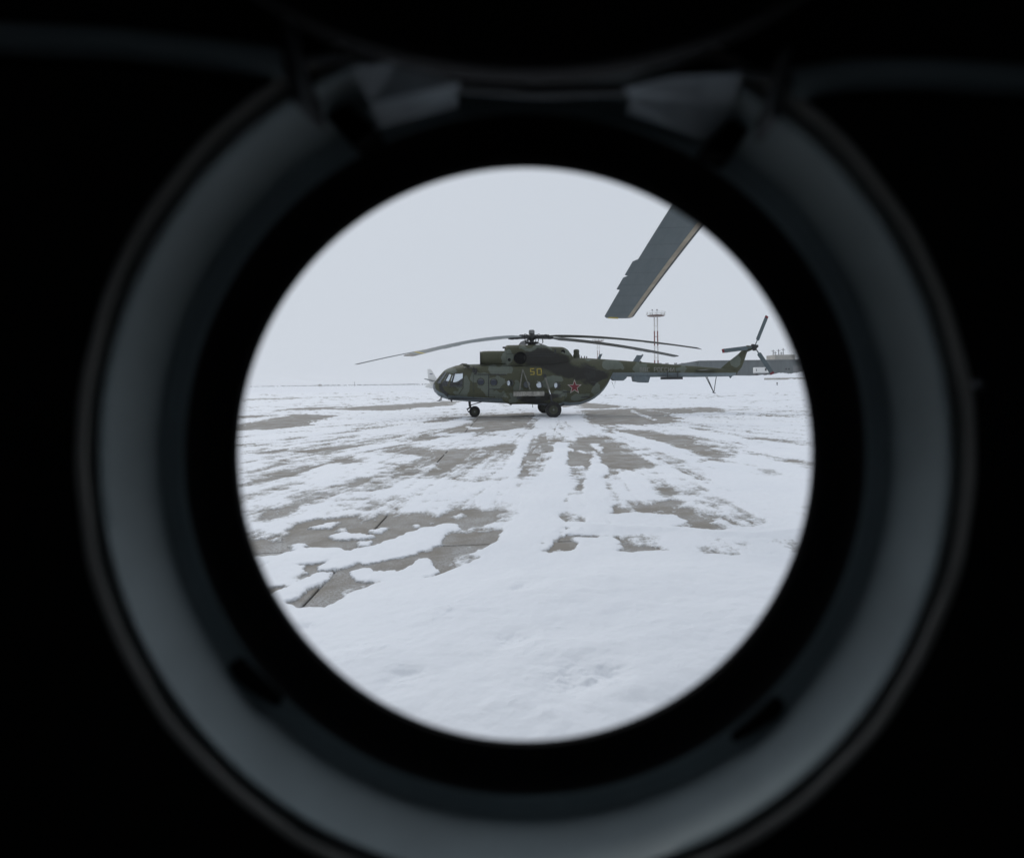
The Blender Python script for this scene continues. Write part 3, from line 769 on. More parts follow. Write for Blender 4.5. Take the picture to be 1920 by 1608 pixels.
# engine deck
CT = [hp(*p) for p in ((946.5, 651), (948, 648.5), (951, 647.4), (974, 647), (1008, 646.6), (1016, 646.0), (1021, 647.2), (1027, 650), (1052, 650.8), (1057, 652.3), (1062, 655.2), (1067, 660), (1070.5, 664.5), (1074, 669), (1077, 675))]
def cow_top(x): return float(np.interp(x, [p[0] for p in CT], [p[1] for p in CT]))
C0, C1 = CT[0][0], CT[-1][0]
def cow_w(x): return float(np.interp(x, [C0, C0 + 0.06, C0 + 0.5, 0.2, 1.2, C1 - 0.4, C1], [0.78, 0.86, 0.92, 0.95, 0.88, 0.6, 0.3]))
def cow_sec(x):
    zt = cow_top(x); zb = hp(980, 692)[1] - 0.1; return zt, zb
def cow_y(x, z, s=-1):
    zt, zb = cow_sec(x); zc, hz = (zt + zb) / 2, (zt - zb) / 2; q = min(abs((z - zc) / hz), 0.999); return s * cow_w(x) * (1 - q ** 3.2) ** (1 / 3.2)
def hc(px, py):
    yl = -0.9
    for _ in range(4):
        x, z = hp(px, py, yl); yl = cow_y(x, z)
    return x, z
rings = []
for x in np.linspace(C0, C1, 60):
    zt, zb = cow_sec(x); zc, hz = (zt + zb) / 2, (zt - zb) / 2; w = cow_w(x); r = []
    for k in range(64):
        c, s_ = math.cos(2 * math.pi * k / 64), math.sin(2 * math.pi * k / 64); n = 3.2
        r.append((x, w * math.copysign(abs(c) ** (2 / n), c), zc + hz * math.copysign(abs(s_) ** (2 / n), s_)))
    rings.append(r)
m = MB().loft(rings); cow = m.build('engine_cowling', M['camo'], heli, angle=50)
a = cow.data.attributes.new('belly', 'FLOAT', 'POINT'); a.data.foreach_set('value', np.ones(len(cow.data.vertices), np.float32))
# dust filters on the two intakes
px0 = hp(900.5, 671); px1 = hp(947, 671); zr = (hp(925, 658.8)[1] - hp(925, 684.5)[1]) / 2; zc = (hp(925, 658.8)[1] + hp(925, 684.5)[1]) / 2
for s in (-1, 1):
    L = px1[0] - px0[0]
    prof = [(0.02, 0.0), (zr * 0.62, 0.0), (zr * 0.86, 0.03), (zr * 0.93, 0.09), (zr * 0.93, 0.12), (zr * 0.97, 0.14), (zr, 0.5), (zr, L * 0.6), (zr * 1.0, L + 0.05)]
    d = MB().lathe(prof, (px0[0], s * 0.50, zc), 'x', 40).build('dust_filter', M['camo'], heli)
    at_ = d.data.attributes.new('belly', 'FLOAT', 'POINT'); at_.data.foreach_set('value', np.ones(len(d.data.vertices), np.float32))
    MB().lathe([(zr * 0.95, 0.0), (zr * 0.97, 0.04), (zr * 0.6, 0.02)], (px0[0] - 0.015, s * 0.5, zc), 'x', 40).build('intake_lip', M['dark_metal'], d)
MB().box(((px0[0] + px1[0]) / 2 + 0.2, 0, zc - 0.05), (px1[0] - px0[0] - 0.3, 0.9, zr * 1.5)).build('intake_fairing', M['olive'], heli, True, 0.08)
MB().tube([(C0 - 0.14, -0.5, hp(947, 652.5)[1]), (C0 + 0.05, -0.5, hp(947, 652.5)[1])], 0.05).build('air_scoop', M['dark_metal'], heli)
# exhausts
for s in (-1, 1):
    ex, ez = hc(974.3, 671.2); ey = 0.93
    m = MB(); prof = [(0.30, -0.15), (0.33, 0.05), (0.345, 0.12), (0.34, 0.17), (0.31, 0.17), (0.30, 0.10), (0.27, 0.08), (0.01, 0.07)]
    rot = Matrix.Rotation(R(20) * -s, 3, 'Z')
    m.lathe([(r, h * s) for r, h in prof], (0, 0, 0), 'y', 36)
    m.v = [tuple(rot @ Vector(p) + Vector((ex, s * ey, ez))) for p in m.v]
    m.build('exhaust', M['hole'], heli)
for (px, py, r) in ((955, 674.3, 0.075), (1055.8, 659.4, 0.10)):
    hx_, hz_ = hc(px, py)
    MB().lathe([(r * 1.15, -0.03), (r * 1.15, 0.012), (r * 0.9, 0.012), (r * 0.85, -0.02), (0.005, -0.02)], (0, 0, 0), 'y', 20)
    m = MB().lathe([(r * 1.15, 0.04), (r * 1.15, -0.02), (r * 0.9, -0.02), (r * 0.85, -0.005), (0.005, -0.005)], (hx_, cow_y(hx_, hz_), hz_), 'y', 20)
    m.build('vent_hole', M['hole'], heli)
for (p0, p1, w) in (((1041, 656), (1041, 662), 0.10), ((992, 667), (1040, 667), 0.03), ((950, 663.5), (1040, 663), 0.02)):
    strip([hc(*p0), hc(*p1)], w, 0.012, -1, cow_y).build('cowling_hatch', M['dark_metal'], heli)
# infrared jammer turret behind the cowling
jx, jz = hp(1080.8, 671)
MB().lathe([(0.20, -0.05), (0.19, 0.18), (0.155, 0.22), (0.165, 0.30), (0.165, 0.42), (0.13, 0.48), (0.02, 0.50)], (jx, 0, jz), 'z', 24).build('jammer_turret', M['olive'], heli)
for q in ((1090, 671), (1096, 671), (1100, 671.5)):
    ax, az = hp(*q); MB().box((ax, 0, az + 0.04), (0.05, 0.03, 0.14)).build('whip_base', M['dark_metal'], heli, False)

# tail boom
BT = [hp(*p) for p in ((1120, 672.5), (1149, 674.4), (1177, 676.6), (1204, 678.6), (1264, 683.4), (1312, 687), (1352, 690.6), (1376, 692.5), (1381, 697))]
BB = [hp(*p) for p in ((1120, 706), (1149, 706), (1172, 706.3), (1300, 706.8), (1371, 705.5), (1377, 704), (1381, 700))]
def b_top(x): return float(np.interp(x, [p[0] for p in BT], [p[1] for p in BT]))
def b_bot(x): return float(np.interp(x, [p[0] for p in BB], [p[1] for p in BB]))
def boom_y(x, z, s=-1):
    zt, zb = b_top(x), b_bot(x); zc, hz = (zt + zb) / 2, (zt - zb) / 2; q = min(abs((z - zc) / hz), 0.999)
    return s * hz * 0.95 * (1 - q ** 2.2) ** (1 / 2.2)
rings = []; bel = []
zl0 = hp(1160, 699); zl1 = hp(1340, 699.5)
for x in np.linspace(BT[0][0] + 0.1, BT[-1][0], 90):
    zt, zb = b_top(x), b_bot(x); zc, hz = (zt + zb) / 2, (zt - zb) / 2; r = []
    for k in range(56):
        c, s_ = math.cos(2 * math.pi * k / 56), math.sin(2 * math.pi * k / 56); n = 2.2
        z = zc + hz * math.copysign(abs(s_) ** (2 / n), s_)
        r.append((x, hz * 0.95 * math.copysign(abs(c) ** (2 / n), c), z)); bel.append(z - float(np.interp(x, [zl0[0], zl1[0]], [zl0[1], zl1[1]])))
    rings.append(r)
boom = MB().loft(rings).build('tail_boom', M['camo'], heli, angle=50)
a = boom.data.attributes.new('belly', 'FLOAT', 'POINT'); a.data.foreach_set('value', np.array(bel, np.float32))
def hb(px, py):
    yl = -0.4
    for _ in range(4):
        x, z = hp(px, py, yl); yl = boom_y(x, z)
    return x, z
LET = {'В': [(0, 0, 0, 1), (0, 1, 0.85, 1), (0, 0.5, 0.85, 0.5), (0, 0, 0.85, 0), (0.95, 0.1, 0.95, 0.4), (0.9, 0.6, 0.9, 0.9)],
       'С': [(0, 0.05, 0, 0.95), (0.1, 1, 1, 1), (0.1, 0, 1, 0)],
       'Р': [(0, 0, 0, 1), (0, 1, 0.9, 1), (0, 0.48, 0.9, 0.48), (1, 0.55, 1, 0.92)],
       'О': [(0, 0.05, 0, 0.95), (0.1, 1, 0.9, 1), (0.1, 0, 0.9, 0), (1, 0.05, 1, 0.95)],
       'И': [(0, 0, 0, 1), (1, 0, 1, 1), (0, 0.1, 1, 0.9)]}
word = 'ВВС РОССИИ'; xa, za = hb(1200, 696.2); xb, zb = hb(1264, 689)
step = (xb - xa) / (len(word) - 0.3)
for k, ch in enumerate(word):
    if ch == ' ': continue
    z0 = hb(1200 + 64 * k / 9.7, 696.4)[1]
    strokes(LET[ch], xa + k * step, z0, step * 0.62, 0.225, 0.028, M['letter'], 'letter', boom_y, boom, 0.01)
# tail pylon, stabiliser, skid, small fittings on the boom
fin = [hp(*p) for p in ((1349, 692.5), (1362, 681), (1386, 662), (1391, 656.5), (1400, 654.5), (1402, 658), (1399.5, 664), (1396, 675), (1391, 688), (1379, 703.5), (1366, 704.5), (1354, 700))]
m = MB(); n = len(fin); fc = (sum(p[0] for p in fin) / n, sum(p[1] for p in fin) / n)
vs = [(x, 0, z) for x, z in fin]
for s in (-1, 1): vs += [(fc[0] + (x - fc[0]) * 0.72, s * 0.11, fc[1] + (z - fc[1]) * 0.82) for x, z in fin]
fs = []
for i in range(n):
    j = (i + 1) % n; fs += [(i, j, n + j, n + i), (j, i, 2 * n + i, 2 * n + j)]
fs += [tuple(range(n, 2 * n)), tuple(reversed(range(2 * n, 3 * n)))]
f_ = m.add(vs, fs).build('tail_fin', M['camo'], heli, angle=60)
a = f_.data.attributes.new('belly', 'FLOAT', 'POINT'); a.data.foreach_set('value', np.ones(len(f_.data.vertices), np.float32))
s0, s1 = hp(1311, 694, -0.8), hp(1349, 694, -0.8)
for s in (-1, 1):
    m = MB(); zs = s0[1]
    sec = lambda y, x0, x1, t: [(x0, y, zs), (x0 + (x1 - x0) * 0.3, y, zs + t), (x1, y, zs), (x0 + (x1 - x0) * 0.3, y, zs - t)]
    m.loft([sec(s * 0.05, s0[0] - 0.1, s1[0], 0.06), sec(s * 1.3, s0[0] + 0.15, s1[0] - 0.05, 0.045)]).build('stabiliser', M['olive'], heli)
m = MB(); ft = hp(1338.5, 736)
for q in ((1322, 706), (1327, 706), (1343, 706)):
    qx, qz = hp(*q); m.tube([(qx, 0.1 if q[0] == 1327 else -0.1 if q[0] == 1322 else 0, qz), (ft[0], 0, ft[1])], 0.022, 6)
sk = m.build('tail_skid', M['dark_metal'], heli)
MB().box((ft[0], 0, ft[1] - 0.01), (0.2, 0.1, 0.03), Matrix.Rotation(R(18), 3, 'Y')).build('skid_shoe', M['dark_metal'], sk, False)
def side_box(pts, y0, y1, name, mat, bevel=0.02):
    return MB().prism([hp(*p) for p in pts], y0, y1).build(name, mat, heli, True, bevel)
side_box(((1185, 704), (1218, 704), (1214, 717.3), (1200, 717), (1187, 715)), -0.25, 0.25, 'doppler_box', M['belly'])
side_box(((1142, 698), (1175, 703), (1172, 709), (1167, 713.5), (1149, 713.5), (1144, 708)), -0.3, 0.3, 'boom_fairing', M['belly'])
side_box(((1119.5, 673.5), (1124, 664), (1129.5, 663), (1125.5, 673.5)), -0.025, 0.025, 'blade_antenna', M['belly'], 0.0)
side_box(((1186, 678.5), (1194, 665.6), (1202, 666), (1204.5, 664), (1206.5, 665.5), (1198, 678.5)), -0.03, 0.03, 'blade_antenna', M['belly'], 0.0)
side_box(((1198.5, 678.8), (1201, 676), (1203, 679)), -0.05, 0.05, 'antenna_base', M['dark_metal'], 0.0)
side_box(((1366, 704.5), (1373, 704.5), (1369.5, 709)), -0.03, 0.03, 'tail_fairing', M['belly'], 0.0)
m = MB()
for k in range(2):
    x0, z0 = hp(1239, 710.5 - 2.2 * k, -0.4); x1, z1q = hp(1279, 709.5 - 2.2 * k, -0.4)
    m.box(((x0 + x1) / 2, -0.42, (z0 + z1q) / 2), (x1 - x0, 0.22, 0.075))
fd = m.build('flare_dispenser', M['dark_metal'], heli, True, 0.01)
for q in (1252, 1271):
    x0, z0 = hb(q, 695); x1, z1q = hp(q - 1, 708, -0.45)
    MB().bar((x0, boom_y(x0, z0) - 0.01, z0), (x1, -0.46, z1q), 0.035).build('dispenser_strap', M['dark_metal'], fd, False)
m = MB(); a1, a2, a3 = hp(1147, 715, -0.3), hp(1153.5, 714, -0.3), hp(1152, 728, -0.3)
m.tube([(a1[0], -0.3, a1[1]), (a3[0], -0.3, a3[1]), (a2[0], -0.3, a2[1])], 0.012, 5).build('wire_antenna', M['dark_metal'], heli)

# tail rotor on the near side of the pylon
trx, trz = hp(1414.8, 650.5, -0.45)
gx, gz = hp(1402, 653, 0)
MB().tube([(gx - 0.25, 0, gz - 0.12), (gx, -0.02, gz), (gx + 0.22, -0.2, gz + 0.03)], [0.16, 0.19, 0.12], 14).build('tail_gearbox', M['olive'], heli)
MB().tube([(gx + 0.15, -0.15, gz + 0.03), (trx, -0.55, trz)], 0.07, 12).build('tail_rotor_shaft', M['dark_metal'], heli)
hub = MB().lathe([(0.02, -0.12), (0.12, -0.11), (0.16, -0.03), (0.16, 0.05), (0.05, 0.1)], (trx, -0.45, trz), 'y', 18)
for k in range(3):
    t = R(90 + 120 * k + 50); hub.box((trx + 0.14 * math.cos(t), -0.45, trz + 0.14 * math.sin(t)), (0.16, 0.16, 0.16))
hub.build('tail_rotor_hub', M['dark_metal'], heli, True, 0.02)
for (px, py) in ((1439, 592), (1354.5, 658), (1449.5, 701)):
    tx_, tz_ = hp(px, py, -0.5); d = Vector((tx_ - trx, 0, tz_ - trz)); Ld = d.length; d.normalize(); nrm = Vector((-d.z, 0, d.x))
    c0 = Vector((trx, -0.45, trz)); ch = 0.25
    pit = R(-14)
    def sec(r, c, tk):
        o = c0 + d * r; ax = nrm * math.cos(pit) + Vector((0, 1, 0)) * math.sin(pit); up = Vector((0, 1, 0)) * math.cos(pit) - nrm * math.sin(pit)
        return [o + ax * (c * 0.5), o + ax * (c * 0.2) + up * tk, o - ax * (c * 0.5), o + ax * (c * 0.2) - up * tk]
    b = MB().loft([sec(0.12, 0.07, 0.035), sec(0.42, 0.075, 0.03), sec(0.48, ch, 0.02), sec(Ld - 0.13, ch, 0.014)]).build('tail_rotor_blade', M['blade'], heli)
    MB().loft([sec(Ld - 0.128, ch, 0.014), sec(Ld, ch * 0.92, 0.01)]).build('blade_tip', M['red'], b)

# main rotor
rx, rz = hp(997, 632)
mz = cow_top(rx) - 0.05
MB().lathe([(0.26, mz), (0.22, mz + 0.10), (0.14, mz + 0.14), (0.12, rz - 0.2), (0.17, rz - 0.14), (0.2, rz - 0.1)], (rx, 0, 0), 'z', 20).build('rotor_mast', M['dark_metal'], heli)
sw = MB().lathe([(0.13, mz + 0.13), (0.36, mz + 0.11), (0.40, mz + 0.16), (0.36, mz + 0.22), (0.13, mz + 0.2)], (rx, 0, 0), 'z', 24).build('swashplate', M['dark_metal'], heli)
hubm = MB().lathe([(0.03, rz - 0.13), (0.24, rz - 0.12), (0.34, rz - 0.06), (0.34, rz + 0.06), (0.22, rz + 0.12), (0.12, rz + 0.2), (0.1, rz + 0.22)], (rx, 0, 0), 'z', 24)
hubo = hubm.build('rotor_hub', M['dark_metal'], heli)
tc = hp(997, 618.3)[1]
MB().lathe([(0.1, rz + 0.14), (0.17, rz + 0.2), (0.165, tc - 0.06), (0.13, tc - 0.01), (0.01, tc)], (rx, 0, 0), 'z', 20).build('hub_reservoir', M['steel'], heli)
BR = 10.6
def blade_curve(r, droop, Rm=BR): return -droop * (max(r - 0.6, 0) / (Rm - 0.6)) ** 1.55
def airfoil(c, tk=0.12):
    # x forward of the quarter chord (leading edge +), z up
    pts = [(0.25, 0.0), (0.235, 0.028), (0.16, 0.055), (0.0, 0.065), (-0.25, 0.045), (-0.75, 0.004), (-0.75, -0.004), (-0.25, -0.03), (0.0, -0.045), (0.16, -0.042), (0.235, -0.022)]
    return [(a * c, b * c * tk / 0.12) for a, b in pts]
def rotor_blade(origin, az, droop, tilt, pitch, parent, mat, Rm=BR, tabs=((7.4, 8.0), (8.05, 8.65)), tab_w=0.06):
    """blade from the hub; az = heading of the span, leading edge towards clockwise (seen from above)"""
    o0 = Vector(origin); sp = Vector((math.cos(az), math.sin(az), 0)); ld = Vector((math.sin(az), -math.cos(az), 0))
    def sec(r, c, pt, tk=0.12, x0=None, x1=None, off=0.0):
        ctr = o0 + sp * r + Vector((0, 0, blade_curve(r, droop, Rm) + tilt * (sp.x * r)))
        ca, sa = math.cos(pt), math.sin(pt); ring = []
        for a, b in airfoil(c, tk):
            if x0 is not None: a = min(max(a, x0 * c), x1 * c)
            ring.append(ctr + ld * (a * ca - b * sa) + Vector((0, 0, a * sa + b * ca + off)))
        return ring
    rs = [1.25, 1.6, 2.0] + list(np.linspace(2.4, Rm - 0.35, 16))
    tw = lambda r: pitch * (1 - 0.55 * (r / Rm))
    m = MB(); m.loft([sec(r, 0.16 if r < 1.5 else 0.34 if r < 1.9 else 0.52, tw(r), 0.3 if r < 1.5 else 0.12) for r in rs])
    b = m.build('rotor_blade', mat, parent, angle=40)
    MB().loft([sec(Rm - 0.345, 0.522, tw(Rm)), sec(Rm - 0.12, 0.52, tw(Rm)), sec(Rm - 0.03, 0.46, tw(Rm), 0.1), sec(Rm, 0.36, tw(Rm), 0.07)]).build('blade_tip', M['dark_metal'] if Rm < 11 else mat, b, angle=40)
    # cuff and lag damper at the root
    c = MB(); p0 = o0 + sp * 0.3; p1 = o0 + sp * 1.35 + Vector((0, 0, blade_curve(1.35, droop, Rm) + tilt * sp.x * 1.35))
    c.tube([p0, p0.lerp(p1, 0.4), p1], [0.1, 0.085, 0.07], 10)
    for f in (0.25, 0.55, 0.8): c.box(p0.lerp(p1, f), (0.17, 0.17, 0.17), Matrix.Rotation(az, 3, 'Z'))
    c.build('blade_grip', M['dark_metal'], b)
    t = MB()
    for (ra, rb) in tabs:
        vs = []
        for r in (ra, ra + 0.06, rb - 0.03, rb):
            ctr = o0 + sp * r + Vector((0, 0, blade_curve(r, droop, Rm) + tilt * sp.x * r)); p = tw(r)
            d0 = -0.385; d1 = -0.385 - (tab_w if ra < r < rb else 0.015)
            for dz in (-0.003, 0.003):
                for dd in (d0, d1): vs.append(ctr + ld * (dd * math.cos(p)) + Vector((0, 0, dd * math.sin(p) + dz)))
        fs = []
        for k in range(3):
            o = k * 4; fs += [(o, o + 1, o + 5, o + 4), (o + 2, o + 6, o + 7, o + 3), (o + 1, o + 3, o + 7, o + 5)]
        fs += [(0, 2, 3, 1), (12, 13, 15, 14)]
        MB().add(vs, fs).build('trim_tab', mat, b, smooth=False)
    return b, sec, tw
for k in range(5):
    azw = R(101 + 72 * k - (1.5 if k == 1 else 0))             # heading in the world; blades lag a little
    az = azw - HYAW
    b, sec, tw = rotor_blade((rx, 0, rz), az, (1.2, 1.24, 1.38, 1.24, 1.07)[k], 0.012, R(13 if k == 2 else 14 if k > 2 else 10), heli, M['blade'] if k in (1, 2) else M['blade_shaded'])
    if k == 2: MB().loft([[p + Vector((0, 0, 0.004)) for p in sec(BR - 0.74, 0.523, tw(BR - 0.74))], [p + Vector((0, 0, 0.004)) for p in sec(BR - 0.6, 0.523, tw(BR))]]).build('yellow_band', M['yellow'], b, smooth=False)
    # pitch link
    sp = Vector((math.cos(az + 0.5), math.sin(az + 0.5), 0))
    MB().tube([Vector((rx, 0, mz + 0.16)) + sp * 0.36, Vector((rx, 0, rz - 0.04)) + sp * 0.42, Vector((rx, 0, rz)) + Vector((math.cos(az), math.sin(az), 0)) * 0.5], 0.025, 6).build('pitch_link', M['dark_metal'], b)
m = MB()
for k in range(5):
    az = R(101 + 72 * k + 36) - HYAW; sp = Vector((math.cos(az), math.sin(az), 0))
    MB().tube([Vector((rx, 0, rz + 0.1)) + sp * 0.2, Vector((rx, 0, rz + 0.17)) + sp * 0.42, Vector((rx, 0, rz + 0.02)) + sp * 0.6], 0.02, 5).build('hydraulic_hose', M['dark_metal'], hubo)
sc_ = MB(); sc_.tube([(rx + 0.33, -0.1, mz + 0.15), (rx + 0.55, -0.1, mz + 0.08), (rx + 0.62, -0.1, mz + 0.2), (rx + 0.6, -0.1, rz - 0.05)], 0.03, 6); sc_.build('scissor_link', M['dark_metal'], hubo)

# undercarriage
def wheel(parent, c, r, w, name='wheel'):
    e = MB(); h = w / 2
    e.lathe([(r * 0.55, -h * 0.8), (r * 0.8, -h), (r * 0.95, -h * 0.85), (r, -h * 0.45), (r, h * 0.45), (r * 0.95, h * 0.85), (r * 0.8, h), (r * 0.55, h * 0.8)], c, 'y', 36)
    t = e.build(name, M['tyre'], parent, angle=50)
    MB().lathe([(r * 0.56, -h * 0.78), (r * 0.50, -h * 0.55), (r * 0.30, -h * 0.5), (r * 0.22, -h * 0.9), (0.005, -h * 0.95)], c, 'y', 28).build('rim', M['olive'], t)
    MB().lathe([(r * 0.56, h * 0.78), (r * 0.50, h * 0.55), (0.005, h * 0.6)], c, 'y', 28).build('rim', M['olive'], t)
    MB().lathe([(0.05, -h * 0.9), (0.045, -h * 1.08), (0.005, -h * 1.1)], c, 'y', 14).build('hub_cap', M['steel'], t)
    return t
WRAD = 0.425
for s in (-1, 1):
    wheel(heli, (0, s * 2.25, WRAD), WRAD, 0.28)
    tx0, tz0 = hs(1021.5, 705.5)
    MB().tube([(tx0, s * 1.2, tz0), (tx0 + 0.18, s * 1.6, tz0 - 0.75)], 0.06, 10).build('shock_strut', M['strut'], heli)
    MB().tube([(tx0 + 0.18, s * 1.6, tz0 - 0.74), (tx0 + 0.24, s * 1.74, tz0 - 0.98)], 0.04, 10).build('strut_piston', M['chrome'], heli)
    MB().tube([(tx0 + 0.24, s * 1.74, tz0 - 0.98), (0.0, s * 2.0, WRAD + 0.06)], 0.06, 10).build('strut_fork', M['dark_metal'], heli)
    MB().tube([(-0.15, s * 0.9, z_bot(0) + 0.12), (0, s * 2.12, WRAD)], 0.06, 10).build('axle_arm', M['dark_metal'], heli)
    MB().tube([(0.75, s * 0.9, z_bot(0.8) + 0.1), (0.05, s * 2.05, WRAD + 0.03)], 0.05, 10).build('radius_rod', M['dark_metal'], heli)
    MB().box((tx0, s * 1.24, tz0 + 0.02), (0.16, 0.16, 0.2)).build('strut_socket', M['dark_metal'], heli, True, 0.02)
nx, nz = hp(890, 772.3); NR = 0.30
for s in (-1, 1): wheel(heli, (nx, s * 0.17, NR), NR, 0.18)
MB().tube([(nx - 0.28, 0, z_bot(nx) + 0.1), (nx - 0.26, 0, 0.62), (nx - 0.2, 0, 0.5)], [0.075, 0.07, 0.05], 10).build('nose_strut', M['dark_metal'], heli)
MB().tube([(nx - 0.22, 0, 0.55), (nx - 0.42, 0, 0.42), (nx - 0.36, 0, 0.30), (nx, 0, NR)], 0.045, 8).build('nose_fork', M['dark_metal'], heli)
MB().tube([(nx - 0.2, 0, 0.66), (nx + 0.42, 0, z_bot(nx + 0.4) + 0.02)], 0.025, 8).build('drag_brace', M['dark_metal'], heli)
MB().tube([(nx, -0.22, NR), (nx, 0.22, NR)], 0.04, 8).build('nose_axle', M['dark_metal'], heli)

# external fuel tank on both sides, weapon beam with struts
t0, tzc = hp(941, 746, -1.4); t1, _ = hp(1062, 746, -1.4)
for s in (-1, 1):
    rings = []
    for x in np.linspace(t0, t1, 40):
        q = min((x - t0) / 0.6, (t1 - x) / 0.45, 1.0); f = math.sqrt(max(1 - (1 - q) ** 2, 0.0004))
        r = []
        for k in range(28):
            c, s_ = math.cos(2 * math.pi * k / 28), math.sin(2 * math.pi * k / 28); n = 2.6
            r.append((x, s * 1.18 + 0.33 * f * math.copysign(abs(c) ** (2 / n), c), tzc + 0.36 * f * math.copysign(abs(s_) ** (2 / n), s_)))
        rings.append(r)
    tk = MB().loft(rings).build('fuel_tank', M['camo'], heli, angle=50)
    a = tk.data.attributes.new('belly', 'FLOAT', 'POINT'); a.data.foreach_set('value', np.ones(len(tk.data.vertices), np.float32))
b0x, b0z = hp(962.5, 734.2, -1.95); b1x, b1z = hp(1020.5, 742.2, -1.95)
tp0, tpz = hs(980, 692.5)
for s in (-1, 1):
    bm_ = MB().box(((b0x + b1x) / 2, s * 1.98, (b0z + b1z) / 2), (b1x - b0x, 0.16, b0z - b1z)).build('pylon_beam', M['beige'], heli, True, 0.02)
    MB().box(((b0x + b1x) / 2, s * 1.70, b0z + 0.05), (b1x - b0x - 0.06, 0.62, 0.06)).build('pylon_deck', M['olive'], bm_, True, 0.01)
    for fx in (0.18, 0.80):
        MB().box((b0x + (b1x - b0x) * fx, s * 1.98, b1z - 0.07), (0.25, 0.1, 0.14)).build('stores_rack', M['dark_metal'], bm_, True, 0.01)
        MB().bar((b0x + (b1x - b0x) * fx, s * 1.0, b1z - 0.05), (b0x + (b1x - b0x) * fx, s * 1.95, b1z + 0.1), 0.09).build('pylon_arm', M['dark_metal'], bm_, False)
    for q in ((974, 730), (994.5, 730)):
        qx, qz = hp(q[0], q[1], -1.9)
        MB().tube([(tp0, s * (abs(side_y(tp0, tpz)) + 0.02), tpz), (qx, s * 1.9, b0z + 0.06)], 0.035, 8).build('pylon_strut', M['strut'], heli)

# nose fittings
nm = MB(); q0, q1 = hp(828.5, 742, -0.5), hp(823.5, 751.3, -0.5)
for s in (-1, 1):
    rod = MB().tube([(q0[0], s * 0.5, q0[1]), (q1[0], s * 0.55, q1[1])], 0.022, 6).build('nose_antenna', M['dark_metal'], heli)
    MB().box((q1[0] - 0.03, s * 0.55, q1[1]), (0.2, 0.05, 0.03)).build('antenna_foot', M['dark_metal'], rod, False)
side_box(((844, 750), (848.5, 749.5), (847.5, 754)), -0.05, 0.05, 'belly_antenna', M['dark_metal'], 0.0)
side_box(((954, 756), (960, 756), (959, 759.5), (956, 759)), -0.06, 0.06, 'belly_light', M['dark_metal'], 0.0)
side_box(((998, 757), (999, 757), (999, 763), (1001, 763.5), (998.2, 764)), -0.02, 0.02, 'belly_hook', M['dark_metal'], 0.0)
# bulged mirror / lamp housing above the door and the hoist
mx, mzz = hp(874.5, 685, -0.9)
m = MB(); rings = []
for i in range(9):
    t = -1 + i / 4; q = math.sqrt(max(1 - t * t, 0.001)); rings.append([(mx + 0.22 * t, -0.98 + 0.13 * q * math.cos(2 * math.pi * k / 14), mzz - 0.06 * t + 0.085 * q * math.sin(2 * math.pi * k / 14)) for k in range(14)])
m.loft(rings).build('mirror_housing', M['olive'], heli)
m = MB(); h0 = hp(882, 690, -1.1); h1 = hp(893.5, 691, -1.25); h2 = hp(890.5, 702, -1.3)
m.tube([(mx + 0.15, -1.0, mzz - 0.05), (h0[0], -1.2, h0[1]), (h1[0], -1.32, h1[1])], 0.035, 8)
m.tube([(h1[0], -1.32, h1[1]), (h2[0] + 0.05, -1.34, h2[1] + 0.1), (h2[0], -1.34, h2[1])], 0.05, 8)
m.box((h1[0] - 0.12, -1.3, h1[1] - 0.12), (0.2, 0.16, 0.16))
m.build('rescue_hoist', M['dark_metal'], heli)
m = MB(); p0 = hp(862, 684); m.tube([(p0[0], 0, p0[1] - 0.02), (p0[0] + 0.15, 0, p0[1] + 0.06), (p0[0] + 0.4, 0, p0[1] + 0.04)], 0.03, 6).build('pitot_tube', M['dark_metal'], heli)

